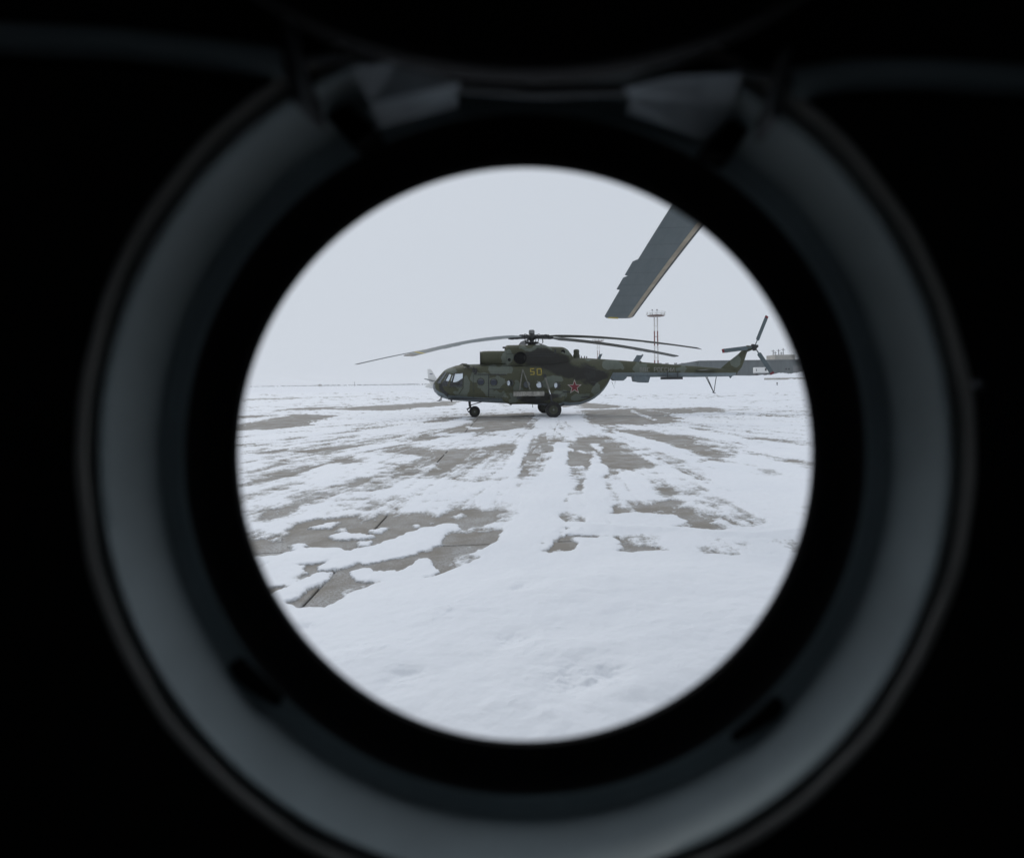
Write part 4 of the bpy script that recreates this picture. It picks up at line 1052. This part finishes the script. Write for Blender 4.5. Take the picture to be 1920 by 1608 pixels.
# ------------------------------------------------------------------ lamp masts
def stripes():
    t = NT('red_white_mast_paint'); sep = t.n('ShaderNodeSeparateXYZ'); t.set(sep.inputs[0], t.coord())
    f = t.math('FRACT', t.math('DIVIDE', t.math('ADD', sep.outputs[2], 1.2), 11.6)); f = t.math('GREATER_THAN', f, 0.5)
    return t.done(t.principled(t.mix(f, (0.60, 0.58, 0.56), (0.17, 0.045, 0.04)), 0.6))
M['stripes'] = stripes()
M['rust'] = simple('rusty_underside', (0.13, 0.075, 0.06), 0.8)
def light_mast(px, ptop, Y, label, n_l=8):
    g = at(px, ptop, Y); Hh = g.z; root = empty('lamp_mast', (g.x, Y, -0.1)); Hh += 0.1
    tag(root, label, 'lamp mast', 'floodlight masts beyond the apron')
    w = 0.60; zt = Hh - 2.6
    for (a, b) in ((-1, -1), (1, -1), (1, 1), (-1, 1)):
        MB().tube([(a * w * 1.15, b * w * 1.15, 0), (a * w, b * w, zt)], 0.17, 6).build('leg', M['stripes'], root)
    k = 0; z = 3.0
    br = MB()
    while z < zt:
        for (a, b) in (((-1, -1), (1, -1)), ((1, -1), (1, 1)), ((1, 1), (-1, 1)), ((-1, 1), (-1, -1))):
            br.bar((a[0] * w, a[1] * w, z), (b[0] * w, b[1] * w, z), 0.13 if k % 2 == 0 else 0.09)
        z += 4.2; k += 1
    br.build('cross_brace', M['stripes'], root, False)
    Rr = 3.75
    MB().lathe([(0.1, zt - 0.1), (Rr * 0.85, zt), (Rr * 0.93, zt + 0.12), (Rr * 0.93, zt + 0.25), (0.1, zt + 0.22)], (0, 0, 0), 'z', 28).build('platform', M['rust'], root)
    rl = MB()
    for i in range(18):
        t = 2 * math.pi * i / 18; rl.bar((Rr * 0.92 * math.cos(t), Rr * 0.92 * math.sin(t), zt + 0.2), (Rr * 1.04 * math.cos(t), Rr * 1.04 * math.sin(t), zt + 1.75), 0.09)
    for hgt, rr in ((1.72, 1.04), (1.1, 0.99)):
        rl.tube([(Rr * rr * math.cos(2 * math.pi * i / 28), Rr * rr * math.sin(2 * math.pi * i / 28), zt + hgt) for i in range(29)], 0.06, 5, cap=False)
    rl.build('railing', M['white'], root, False)
    for i in range(10):
        t = 2 * math.pi * i / 10 + 0.2
        MB().box((Rr * 0.98 * math.cos(t), Rr * 0.98 * math.sin(t), zt + 0.9), (0.75, 0.35, 0.6), Matrix.Rotation(t + math.pi / 2, 3, 'Z')).build('floodlight', M['white'], root, False)
    for (ax, hh) in ((-1.4, 2.45), (0.5, 2.55)):
        MB().bar((ax, 0, zt + 0.2), (ax, 0, zt + hh), 0.16).box((ax, 0, zt + hh), (0.45, 0.4, 0.35)).build('lightning_rod', M['dark_metal'], root, False)
    return root
light_mast(1229.5, 580.5, 228, 'tall red and white lattice floodlight mast, the nearer of two, left of tail rotor')
light_mast(1121.5, 632.5, 366, 'farther red and white floodlight mast seen just behind the main rotor blades')

# ------------------------------------------------------------------ airport building, snow banks, trailer, barrier
def ribbed():
    t = NT('ribbed_grey_cladding'); sep = t.n('ShaderNodeSeparateXYZ'); t.set(sep.inputs[0], t.coord())
    n = t.noise(t.scaled(t.coord(), (0.6, 0.6, 0.06)), 1.0, 5); 
    c = t.mix(t.ramp(n, 0.3, 0.7), (0.080, 0.100, 0.104), (0.118, 0.142, 0.146))
    return t.done(t.principled(c, 0.5))
M['clad'] = ribbed()
M['annex'] = simple('beige_plaster', (0.42, 0.40, 0.36), 0.8, var=0.15, scale=0.4)
YB = 230.0
bld = empty('hangar', (0, YB, 0)); tag(bld, 'long low grey metal clad hangar behind the snow banks at right', 'hangar')
def bx(px): return (px - CX) / FPX * YB
zroof = at(1420, 675.8, YB).z
xl, xr = bx(1312), bx(1640)
random.seed(3)
x = xl; wall_n = 0
while x < xr:
    w = 2.4; dz = random.choice((0, 0, 0.02))
    m = MB(); pr = []
    nrib = 6
    for i in range(nrib):
        a = x + w * i / nrib; b = w / nrib
        pr += [(a, 0.0), (a + b * 0.45, 0.0), (a + b * 0.55, 0.13), (a + b * 0.9, 0.13)]
    pr.append((x + w - 0.05, 0.0))
    vs = [(p, q, 0) for p, q in pr] + [(p, q, zroof + dz) for p, q in pr]; n = len(pr)
    m.add(vs, [(i, i + 1, n + i + 1, n + i) for i in range(n - 1)]).build('wall_panel', M['clad'], bld, False)
    x += w; wall_n += 1
MB().box(((xl + xr) / 2, 20.2, zroof / 2), (xr - xl, 40, zroof - 0.3)).build('hangar_core', M['clad'], bld, False)
MB().box(((xl + xr) / 2, 20, zroof + 0.12), (xr - xl + 0.6, 41, 0.2)).build('roof_edge', M['clad'], bld, False)
# lower left wing with a sloping roof end
zl_, zr_ = at(1255, 684.5, YB).z, at(1312, 678, YB).z
MB().prism([(bx(1236), 0), (xl - 0.05, 0), (xl - 0.05, zr_), (bx(1290), zr_ - 0.4), (bx(1236), zl_ - 0.5)], 3, 35).build('side_wing', M['clad'], bld, False)
MB().bar((bx(1381), -0.25, 0), (bx(1381), -0.25, zroof), 0.4).build('downpipe', M['dark_metal'], bld, False)
for q in (1428, 1433): MB().box((bx(1474 + (q - 1428)), -0.2, 6.2), (0.6, 0.2, 0.6)).build('small_window', M['dark_glass'], bld, False)
MB().box((bx(1497), -0.25, 5.4), (bx(1507) - bx(1487), 0.2, 4.2)).build('white_gate', M['steel'], bld, False)
ann = MB().box(((bx(1441) + xr) / 2, 22, at(1460, 672.3, YB).z / 2 + 2), (xr - bx(1441), 24, at(1460, 672.3, YB).z - 4)).build('upper_storey', M['annex'], bld, False)
MB().box((bx(1492), 16, at(1490, 667, YB).z - 2), (bx(1512) - bx(1472), 10, 6)).build('roof_tower', M['annex'], ann, False)
for (q, h) in ((1474, 3.4), (1478, 2.6), (1485, 3.6), (1490, 2.4), (1494, 4.0)):
    zt = at(1490, 667, YB).z + 0.9
    MB().bar((bx(q), 14, zt - 1), (bx(q), 14, zt + h - 1), 0.22).bar((bx(q) - 0.8, 14, zt + h - 1.6), (bx(q) + 0.8, 14, zt + h - 1.6), 0.15).build('roof_antenna', M['dark_metal'], ann, False)
for q in (1242.5, 1256, 1272.5, 1286):
    zv = at(q, 682, YB).z
    m = MB().bar((bx(q), 6, zv - 1.2), (bx(q), 6, zv + 0.2), 0.25); m.box((bx(q) - 0.35, 6, zv + 0.35), (0.5, 0.5, 0.4)).box((bx(q) + 0.35, 6, zv + 0.35), (0.5, 0.5, 0.4)).box((bx(q), 6, zv), (1.0, 0.35, 0.2))
    m.build('roof_lamp', M['steel'], bld, False)

def bank_h(X, Y):
    u = X / np.maximum(Y, 1) * FPX + CX
    prof = np.interp(u, [1010, 1130, 1200, 1300, 1400, 1600, 1900], [0, 2.6, 3.3, 3.5, 3.5, 3.6, 3.2])
    rise = sstep(Y, 95, 188)
    h = prof * (0.55 * sstep(Y, 70, 180) + 0.45 * sstep(Y, 160, 186)) 
    h = h + sstep(u, 1400, 1450) * sstep(Y, 120, 150) * (1.3 * np.maximum(0, fbm(X, Y, 0.11, 4, 91)) + 0.35 * fbm(X, Y, 0.5, 4, 93))
    h = h + rise * 0.25 * fbm(X, Y, 0.08, 4, 95) * np.clip(prof, 0, 1)
    return h * sstep(Y, 225, 200) - 0.2 * sstep(Y, 215, 226) - 0.12
def build_bank():
    ys = np.concatenate([np.linspace(60, 150, 60), np.linspace(150, 226, 110)[1:]]); us = np.linspace(1000, 1900, 280)
    Ug, Yg = np.meshgrid((us - CX) / FPX, ys); X = Ug * Yg; Z = bank_h(X, Yg)
    nr, nc = X.shape; vs = list(map(tuple, np.stack([X, Yg, Z], -1).reshape(-1, 3)))
    m = MB(); m.v = vs; m.f = [(i * nc + k, i * nc + k + 1, (i + 1) * nc + k + 1, (i + 1) * nc + k) for i in range(nr - 1) for k in range(nc - 1)]
    o = m.build('snow_bank', M['snow'], angle=180); tag(o, kind='structure')
build_bank()

# white box trailer standing on the bank
YT = 196.0; tp = at(1426.5, 702.5, YT)
zg = float(bank_h(np.array([tp.x]), np.array([YT]))[0])
tr = empty('box_trailer', (tp.x, YT, zg - 0.05)); tag(tr, 'small white box trailer with one dark window in front of hangar', 'trailer')
tw_ = 25 / FPX * YT; th_ = max(at(1426, 688.3, YT).z - zg, 2.2)
MB().box((0, 0, th_ * 0.68), (tw_, 2.2, th_ * 0.64)).build('body', M['white'], tr, True, 0.06)
MB().box((tw_ * 0.29, -1.12, th_ * 0.74), (0.62, 0.05, 0.95)).build('window', M['dark_glass'], tr, False)
MB().box((-tw_ * 0.4, -1.12, th_ * 0.68), (0.25, 0.05, 0.8)).build('door', M['steel'], tr, False)
MB().box((0, 0, th_ * 0.26), (tw_ * 0.96, 1.6, 0.3)).build('chassis', M['steel'], tr, False)
for a in (-0.36, 0.36):
    for s in (-1, 1): MB().lathe([(0.05, -0.12), (0.36, -0.12), (0.42, 0), (0.36, 0.12), (0.05, 0.12)], (a * tw_, s * 0.85, 0.42), 'y', 18).build('wheel', M['tyre'], tr)
YG = 158.0; g0, g1 = at(1433, 708.6, YG), at(1560, 707.2, YG)
bar_ = MB(); zb_ = g0.z
n = 9
for i in range(n):
    xa_ = g0.x + (g1.x - g0.x) * i / n; xb_ = g0.x + (g1.x - g0.x) * (i + 1) / n - 0.06
    bar_.box(((xa_ + xb_) / 2, YG, zb_ - 0.25), (xb_ - xa_, 0.3, 0.5))
bo = bar_.build('barrier_beam', M['annex'], None, True, 0.03)
tag(bo, 'low grey beam barrier half buried in snow right of the trailer', 'barrier')
sp_ = at(1457, 717.3, 120.0)
sg = empty('marker_post', (sp_.x, 120.0, float(bank_h(np.array([sp_.x]), np.array([120.0]))[0]))); tag(sg, 'short dark marker post standing in snow below the barrier', 'post')
MB().bar((0, 0, 0), (0, 0, 0.55), 0.12).build('post', M['dark_metal'], sg, False)
MB().box((0, -0.05, 0.5), (0.3, 0.06, 0.2)).build('plate', M['dark_metal'], sg, False)

# ------------------------------------------------------------------ white airliner hidden behind the nose of the helicopter
YA = 150.0; pk = FPX / YA
f0 = at(804.5, 692, YA)
air = empty('airplane', (at(811, 717, YA).x, YA, -0.1)); tag(air, 'white airplane whose tail fin shows beyond the helicopter nose', 'airplane')
ox = air.location.x
def ap(px, py): q = at(px, py, YA); return (q.x - ox, q.z + 0.1)
fz = ap(811, 719)[1] - 0.7
prof = [(0.05, 0.0), (0.35, 0.5), (0.75, 3.0), (1.2, 7.0), (1.25, 16.0), (1.0, 18.5), (0.5, 20.0), (0.05, 20.4)]
MB().lathe([(r, h - 2.0) for r, h in prof], (0, 0, fz), 'x', 28).build('fuselage', M['white'], air)
fp = [ap(*p) for p in ((801.2, 692), (808.2, 692), (813, 699.5), (818, 708), (826, 716), (826, 722), (808, 722), (803.2, 712))]
ff = MB().prism(fp, -0.12, 0.12).build('tail_fin', M['white'], air, True, 0.02)
q = ap(808.2, 701)
MB().box((q[0] + 0.05, -0.14, q[1]), (0.75, 0.03, 0.18)).build('flag_mark', M['flag'], ff, False)
q0, q1 = ap(798.8, 710.6), ap(811, 714.5)
for s in (-1, 1):
    MB().loft([[(q1[0] - 0.2, s * 0.1, q1[1] - 0.1), (q1[0] + 1.2, s * 0.1, q1[1] - 0.1), (q1[0] + 0.5, s * 0.1, q1[1])], [(q0[0], s * 2.6, q0[1] + 0.05), (q0[0] + 0.9, s * 2.6, q0[1] + 0.05), (q0[0] + 0.4, s * 2.6, q0[1] + 0.14)]]).build('tailplane', M['steel'], air)
    MB().loft([[(8, s * 0.9, fz - 0.6), (11, s * 0.9, fz - 0.6), (9.6, s * 0.9, fz - 0.35)], [(7.2, s * 9.5, fz - 0.1), (8.6, s * 9.5, fz - 0.1), (8, s * 9.5, fz)]]).build('wing', M['white'], air)
    MB().tube([(8.2, s * 2.9, fz - 0.7), (12.5, s * 2.9, fz - 0.7)], 0.45, 14).build('engine', M['white'], air)
    MB().tube([(8.8, s * 1.4, fz - 0.5), (8.8, s * 1.4, 0.4)], 0.1, 8).build('gear_leg', M['steel'], air)
    MB().lathe([(0.05, -0.14), (0.38, -0.14), (0.42, 0), (0.38, 0.14), (0.05, 0.14)], (8.8, s * 1.4, 0.42), 'y', 18).build('wheel', M['tyre'], air)
MB().tube([(15.5, 0, fz - 0.9), (15.5, 0, 0.3)], 0.08, 8).build('gear_leg', M['steel'], air)
MB().lathe([(0.05, -0.12), (0.3, -0.12), (0.34, 0), (0.3, 0.12), (0.05, 0.12)], (15.5, 0, 0.34), 'y', 18).build('wheel', M['tyre'], air)

# ------------------------------------------------------------------ far tree line, hut, pole, hills
M['twigs'] = simple('bare_twigs', (0.05, 0.05, 0.048), 0.9, var=0.4, scale=0.3)
random.seed(11)
m = MB()
for i in range(460):
    px = random.uniform(470, 1010); Y = random.uniform(1500, 1900); gpt = at(px, 700, Y); hgt = random.uniform(0.8, 3.6) * (0.5 + 0.5 * min(1, (px - 440) / 200)); w = random.uniform(2, 6)
    vs = []; n = 7
    for k in range(n):
        t = 2 * math.pi * k / n; rr = w * random.uniform(0.6, 1.1); vs.append((gpt.x + rr * math.cos(t), Y + rr * math.sin(t), -0.2))
    for k in range(n):
        t = 2 * math.pi * k / n; rr = w * random.uniform(0.3, 0.8); vs.append((gpt.x + rr * math.cos(t), Y + rr * math.sin(t), hgt * random.uniform(0.5, 0.9)))
    vs.append((gpt.x, Y, hgt)); m.add(vs, [(k, (k + 1) % n, n + (k + 1) % n, n + k) for k in range(n)] + [(n + k, n + (k + 1) % n, 2 * n) for k in range(n)])
o = m.build('tree_line', M['twigs'], smooth=False); tag(o, 'thin dark line of far scrub along the left horizon', 'scrub', kind='stuff')
YH = 880.0; hq = at(600, 717, YH)
hut = empty('hut', (hq.x, YH, -0.1)); tag(hut, 'tiny pale hut on the far left horizon', 'hut')
MB().box((0, 0, 1.3), (4.2, 4, 2.6)).build('wall', M['annex'], hut, False)
MB().prism([(-2.4, 2.6), (2.4, 2.6), (0, 3.7)], -2.2, 2.2).build('roof', M['rust'], hut, False)
hq = at(665, 717, YH); pole = MB().tube([(0, 0, 0), (0, 0, 6.5)], 0.3, 6).box((0, 0, 6.4), (0.9, 0.9, 0.5)).build('pole', M['dark_metal'], None)
pole.location = (hq.x, YH, -0.1); tag(pole, 'thin far pole on the horizon between hut and airplane tail', 'pole')
def hills():
    us = np.linspace(-700, 1010, 150); ys = np.linspace(3600, 5600, 40)
    U, Y = np.meshgrid((us - CX) / FPX, ys); X = U * Y; px = U * FPX + CX
    pr = np.interp(px, [-700, 0, 300, 470, 505, 530, 548, 575, 640, 760, 1010], [30, 40, 36, 20, 38, 58, 52, 34, 12, 4, -2])
    Z = pr * np.sin(np.clip((Y - 3600) / 2000, 0, 1) * math.pi) * 1.15 + 6 * fbm(X, Y, 0.004, 4, 5) - 3
    nr, nc = X.shape; m = MB(); m.v = list(map(tuple, np.stack([X, Y, Z], -1).reshape(-1, 3)))
    m.f = [(i * nc + k, i * nc + k + 1, (i + 1) * nc + k + 1, (i + 1) * nc + k) for i in range(nr - 1) for k in range(nc - 1)]
    tag(m.build('hills', M['plain'], angle=180), kind='structure')
hills()

# ------------------------------------------------------------------ the helicopter we look out of
own = empty('helicopter_cabin', (0, -0.9, 0)); tag(own, 'dark cabin of the helicopter framing the view, with round open porthole and own rotor blade', 'helicopter')
OY = 0.9                                     # local y = world y + OY
AX, AZ = -77 / FPX, -134 / FPX               # the porthole sits a little left of and below the eye
def prof_ring(prof, name, mat, parent, n=128, a0=0.0, a1=2 * math.pi, wob=0.0):
    """rings (radius, distance from the eye); the collar is canted, so its centre drifts with depth"""
    m = MB(); rings = []; full = abs(a1 - a0 - 2 * math.pi) < 1e-6
    cnt = n if full else n + 1
    wv = [wob * (0.5 * math.sin(3 * t + 1) + 0.6 * math.sin(7 * t + 2) + 0.5 * math.sin(17 * t) + 0.3 * math.sin(31 * t + 4)) for t in [2 * math.pi * k / n for k in range(cnt)]]
    for r0, d in prof:
      r_ = [r0 + w_ for w_ in wv]
      rings.append([(AX * d + r_[k] * math.cos(a0 + (a1 - a0) * k / n), d + OY, EYE + AZ * d + r_[k] * math.sin(a0 + (a1 - a0) * k / n)) for k in range(cnt)])
    m.loft(rings, cap=False, closed=full)
    return m.build(name, mat, parent, angle=40)
WALL = 0.326
# lining panel with a round opening
def holed_panel(name, mat, d, r, x0, x1, za, zb, flip=False):
    cx_, cz_ = AX * d, EYE + AZ * d; n = 96; inner = []; outer = []
    for k in range(n):
        t = 2 * math.pi * k / n; c, s_ = math.cos(t), math.sin(t)
        inner.append((cx_ + r * c, d + OY, cz_ + r * s_))
        sc2 = min((x1 - cx_) / c if c > 1e-9 else 1e9, (x0 - cx_) / c if c < -1e-9 else 1e9, (zb - cz_) / s_ if s_ > 1e-9 else 1e9, (za - cz_) / s_ if s_ < -1e-9 else 1e9)
        outer.append((cx_ + sc2 * c, d + OY, cz_ + sc2 * s_))
    m = MB().loft([inner, outer], cap=False)
    for (qx, qz) in ((x0, za), (x1, za), (x1, zb), (x0, zb)): # fill the corners
        near = sorted(range(n), key=lambda k: (outer[k][0] - qx) ** 2 + (outer[k][2] - qz) ** 2)[:2]
        m.add([outer[near[0]], outer[near[1]], (qx, d + OY, qz)], [(0, 1, 2)])
    return m.build(name, mat, own, False)
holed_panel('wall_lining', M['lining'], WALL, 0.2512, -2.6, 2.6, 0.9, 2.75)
holed_panel('outer_skin', M['camo'], 0.40, 0.221, -4.0, 4.0, 0.55, 3.1)
def panel(name, a, b, mat=None): 
    c = [(a[i] + b[i]) / 2 for i in range(3)]; return MB().box((c[0], c[1] + OY, c[2]), [abs(b[i] - a[i]) for i in range(3)]).build(name, mat or M['lining'], own, False)
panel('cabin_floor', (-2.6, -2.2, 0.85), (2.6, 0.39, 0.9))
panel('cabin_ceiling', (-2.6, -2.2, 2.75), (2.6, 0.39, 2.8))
M['cabin'] = simple('pale_cabin_paint', (0.30, 0.32, 0.31), 0.6, var=0.1)
def window_wall(y, cells, za, zb, zc, r):
    for (x0, x1) in cells:
        cx_ = (x0 + x1) / 2; n = 48; inner = []; outer = []
        for k in range(n):
            t = 2 * math.pi * (k + 0.5) / n; c, s_ = math.cos(t), math.sin(t)
            k2 = min((x1 - cx_) / abs(c), ((zb - zc) if s_ > 0 else (zc - za)) / abs(s_))
            inner.append((cx_ + r * c, y + OY, zc + r * s_)); outer.append((cx_ + k2 * c, y + OY, zc + k2 * s_))
        m = MB().loft([inner, outer], cap=False)
        for (qx, qz) in ((x0, za), (x1, za), (x1, zb), (x0, zb)):
            near = sorted(range(n), key=lambda k: (outer[k][0] - qx) ** 2 + (outer[k][2] - qz) ** 2)[:2]
            m.add([outer[near[0]], outer[near[1]], (qx, y + OY, qz)], [(0, 1, 2)])
        w = m.build('far_wall', M['cabin'], own, False)
        MB().lathe([(r + 0.03, 0.02), (r + 0.03, -0.02), (r, -0.03), (r, 0.03)], (cx_, y + OY, zc), 'y', 40, close=True).build('window_frame', M['trim'], w)
        MB().lathe([(0.001, 0.0), (r, 0.0)], (cx_, y + OY, zc), 'y', 40).build('pane', M['glass'], w)
window_wall(-2.2, [(-2.6, -1.56), (-1.56, -0.52), (-0.52, 0.52), (0.52, 1.56), (1.56, 2.6)], 0.85, 2.8, 1.84, 0.21)
panel('end_wall', (-2.65, -2.2, 0.85), (-2.6, 0.39, 2.8))
panel('end_wall', (2.6, -2.2, 0.85), (2.65, 0.39, 2.8))
panel('engine_deck', (-3.5, -1.9, 3.1), (3.2, 0.1, 3.7), M['olive'])
panel('belly_skin', (-4.0, -2.2, 0.50), (4.0, 0.39, 0.54), M['belly'])
panel('nose_skin', (-4.05, -2.3, 0.55), (-4.0, 0.39, 3.1), M['olive'])
panel('tail_skin', (4.0, -2.3, 0.55), (4.05, 0.39, 3.1), M['olive'])
panel('roof_skin', (-4.0, -2.3, 3.05), (4.0, 0.39, 3.09), M['olive'])
# collar: dark flat flange, lit inner band, groove, lip
collar = prof_ring([(0.222, 0.40), (0.219, 0.362), (0.2085, 0.3550), (0.2095, 0.3538), (0.2140, 0.3534), (0.2150, 0.3545), (0.2165, 0.3545), (0.2175, 0.3532), (0.2200, 0.3526), (0.2210, 0.3534), (0.2222, 0.3530), (0.2250, 0.3500), (0.2290, 0.3425), (0.2330, 0.3330), (0.2362, 0.3240), (0.2374, 0.3203), (0.2384, 0.3196), (0.2398, 0.3215), (0.2402, 0.3320), (0.2440, 0.3320)], 'porthole_collar', M['trim'], own)
prof_ring([(0.2438, 0.332), (0.2440, 0.3185), (0.2450, 0.3165), (0.2475, 0.3155), (0.2490, 0.3160), (0.2502, 0.3180), (0.2508, 0.3255), (0.2520, 0.3300)], 'collar_lip', M['lip'], collar, n=256, wob=0.0006)
prof_ring([(0.2190, 0.398), (0.2100, 0.398), (0.1850, 0.370), (0.1836, 0.3660), (0.1848, 0.3635), (0.1890, 0.3615), (0.1960, 0.3600), (0.2050, 0.3575), (0.2105, 0.3530)], 'rubber_seal', M['rubber'], collar)
def on_collar(px, py, d): return Vector(((px - CX) / FPX * d, d + OY, EYE + (CY - py) / FPX * d))
def wedge(pts, d0, d1, name, mat, parent):
    """solid plug: outline in the collar plane, between two depths"""
    n = len(pts); vs = [on_collar(x, y, d0) for x, y in pts] + [on_collar(x, y, d0) + Vector((0, d1 - d0, 0)) for x, y in pts]
    return MB().add(vs, [tuple(range(n)), tuple(reversed(range(n, 2 * n)))] + [(i, i + n, (i + 1) % n + n, (i + 1) % n) for i in range(n)]).build(name, mat, parent, True, 0.0008)
wedge(((420, 1240), (438, 1228), (462, 1248), (520, 1306), (512, 1322), (470, 1298), (430, 1266)), 0.350, 0.356, 'black_slot_plug', M['hole'], collar)  # darkness of the open collar slots put into black plugs
wedge(((1364, 1390), (1372, 1398), (1452, 1352), (1468, 1330), (1460, 1316), (1444, 1318), (1420, 1340)), 0.350, 0.356, 'black_slot_plug', M['hole'], collar)
wedge(((600, 196), (632, 168), (712, 238), (668, 268), (648, 250)), 0.336, 0.356, 'black_slot_plug', M['hole'], collar)
wedge(((1322, 280), (1392, 212), (1420, 236), (1372, 302)), 0.336, 0.356, 'black_slot_plug', M['hole'], collar)
# top: flat plates beside the hatch hinge, two hinge lugs, raised hatch, wall stringers, screw
M['plate'] = simple('hinge_plate_paint', (0.26, 0.30, 0.33), 0.5, var=0.2, scale=30)
def plate(pts, name, mat):
    """tilted plate: outline with its own depth at every corner, 3 mm thick"""
    n = len(pts); vs = [on_collar(x, y, d) for x, y, d in pts]; vs += [p + Vector((0, 0.003, 0.002)) for p in vs]
    return MB().add(vs, [tuple(range(n)), tuple(reversed(range(n, 2 * n)))] + [(i, i + n, (i + 1) % n + n, (i + 1) % n) for i in range(n)]).build(name, mat, own, False)
plate(((662, 122, 0.304), (760, 112, 0.302), (868, 154, 0.304), (860, 176, 0.325), (700, 190, 0.326)), 'hinge_plate', M['plate'])
plate(((700, 191, 0.326), (860, 177, 0.325), (866, 198, 0.344), (716, 240, 0.346)), 'hinge_plate', M['plate'])
plate(((1176, 168, 0.304), (1270, 146, 0.302), (1398, 142, 0.304), (1380, 204, 0.326), (1190, 190, 0.325)), 'hinge_plate', M['plate'])
plate(((1190, 191, 0.325), (1380, 205, 0.326), (1338, 272, 0.346), (1180, 214, 0.344)), 'hinge_plate', M['plate'])
M['lug'] = simple('dark_grey_bracket', (0.13, 0.14, 0.15), 0.6)
def lug(pts, d0, d1):
    return wedge(pts, d0, d1, 'hinge_lug', M['lug'], own)
lug(((530, 30), (550, 28), (560, 100), (572, 190), (548, 182), (538, 100)), 0.300, 0.330)
lug(((1478, 88), (1494, 90), (1484, 170), (1472, 226), (1452, 226), (1464, 160)), 0.300, 0.330)
def hinge_bar(pts, r, name, mat, d):
    return MB().tube([on_collar(x, y, d) for x, y in pts], r, 10).build(name, mat, own)
hinge_bar(((560, 105), (680, 98), (780, 130), (860, 158), (1010, 172), (1180, 168), (1330, 130), (1480, 150)), 0.0035, 'hinge_rod', M['lug'], 0.316)
hinge_bar(((-300, 40), (0, 62), (250, 78), (420, 100), (545, 118)), 0.009, 'wall_stringer', M['trim'], 0.318)
hinge_bar(((1485, 168), (1600, 150), (1750, 152), (1920, 165), (2200, 170)), 0.009, 'wall_stringer', M['trim'], 0.318)
hd = 0.245; hcx = (1012 - CX) / FPX * hd; hr = 0.215; hcz = EYE + (CY - 146) / FPX * hd + hr
hatch = MB().lathe([(hr - 0.03, 0.008), (hr - 0.003, 0.008), (hr, 0.005), (hr, -0.005), (hr - 0.003, -0.008), (hr - 0.03, -0.008)], (hcx, hd + OY, hcz), 'y', 96, close=True).build('window_hatch', M['rubber'], own)
MB().lathe([(0.002, 0.003), (hr - 0.031, 0.003), (hr - 0.031, -0.003), (0.002, -0.003)], (hcx, hd + OY, hcz), 'y', 64).build('black_hatch_disc', M['rubber'], hatch)  # opaque black disc in place of the hatch pane
s_ = on_collar(1832, 730, 0.3245); MB().lathe([(0.0045, 0.003), (0.004, -0.001), (0.0005, -0.002)], s_, 'y', 14).build('screw', M['chrome'], own)
# own main rotor: one blade reaches out over the apron
tipc = at(1157, 598, 10.0)
hubx, hubz = 2.32, EYE + 2.50
bl, sec, tw = rotor_blade((hubx, -1.0 + OY, hubz), math.atan2(11.0, tipc.x + 0.13 - hubx), hubz - tipc.z - 0.01, 0.0, R(4), own, M['own_blade'], Rm=11.0, tabs=((8.50, 9.06), (9.08, 9.62)))
MB().lathe([(0.03, -0.15), (0.34, -0.1), (0.34, 0.08), (0.1, 0.25)], (hubx, -1.0 + OY, hubz), 'z', 20).build('rotor_hub', M['dark_metal'], own)
MB().tube([(hubx, -1.0 + OY, 3.6), (hubx, -1.0 + OY, hubz)], 0.14, 12).build('rotor_mast', M['dark_metal'], own)
st_ = MB(); rings = []
for r in np.linspace(2.5, 10.9, 18):
    full = sec(r, 0.522, tw(r), 0.126, 0.03, 0.175); rings.append(full)
st_.loft(rings).build('erosion_strip', M['erosion'], bl, angle=40)
rings = [sec(r, 0.524, tw(r), 0.125, 0.18, 0.26) for r in np.linspace(2.5, 10.9, 18)]
MB().loft(rings).build('rubber_boot', M['dark_metal'], bl, angle=40)
rings = [[p + Vector((0, 0, -0.0015)) for p in sec(r, 0.522, tw(r), 0.12, -0.60, -0.28)] for r in (10.91, 10.985)]
MB().loft(rings).build('yellow_tip_band', M['yellow'], bl, angle=40)

# ------------------------------------------------------------------ frosty air
hz = MB().box((0, 2750, 42), (14400, 9800, 90)).build('haze', M['snow'], None, False)
hz.data.materials.clear()
hm = bpy.data.materials.new('frosty_air'); hm.use_nodes = True; ht = hm.node_tree; ht.nodes.clear()
ho = ht.nodes.new('ShaderNodeOutputMaterial'); hv = ht.nodes.new('ShaderNodeVolumePrincipled')
hv.inputs['Color'].default_value = (0.97, 0.975, 0.98, 1); hv.inputs['Density'].default_value = 0.0004; hv.inputs['Anisotropy'].default_value = 0.2
ht.links.new(hv.outputs[0], ho.inputs['Volume']); hz.data.materials.append(hm)
tag(hz, 'thin frosty haze over the airfield', 'haze', kind='stuff')
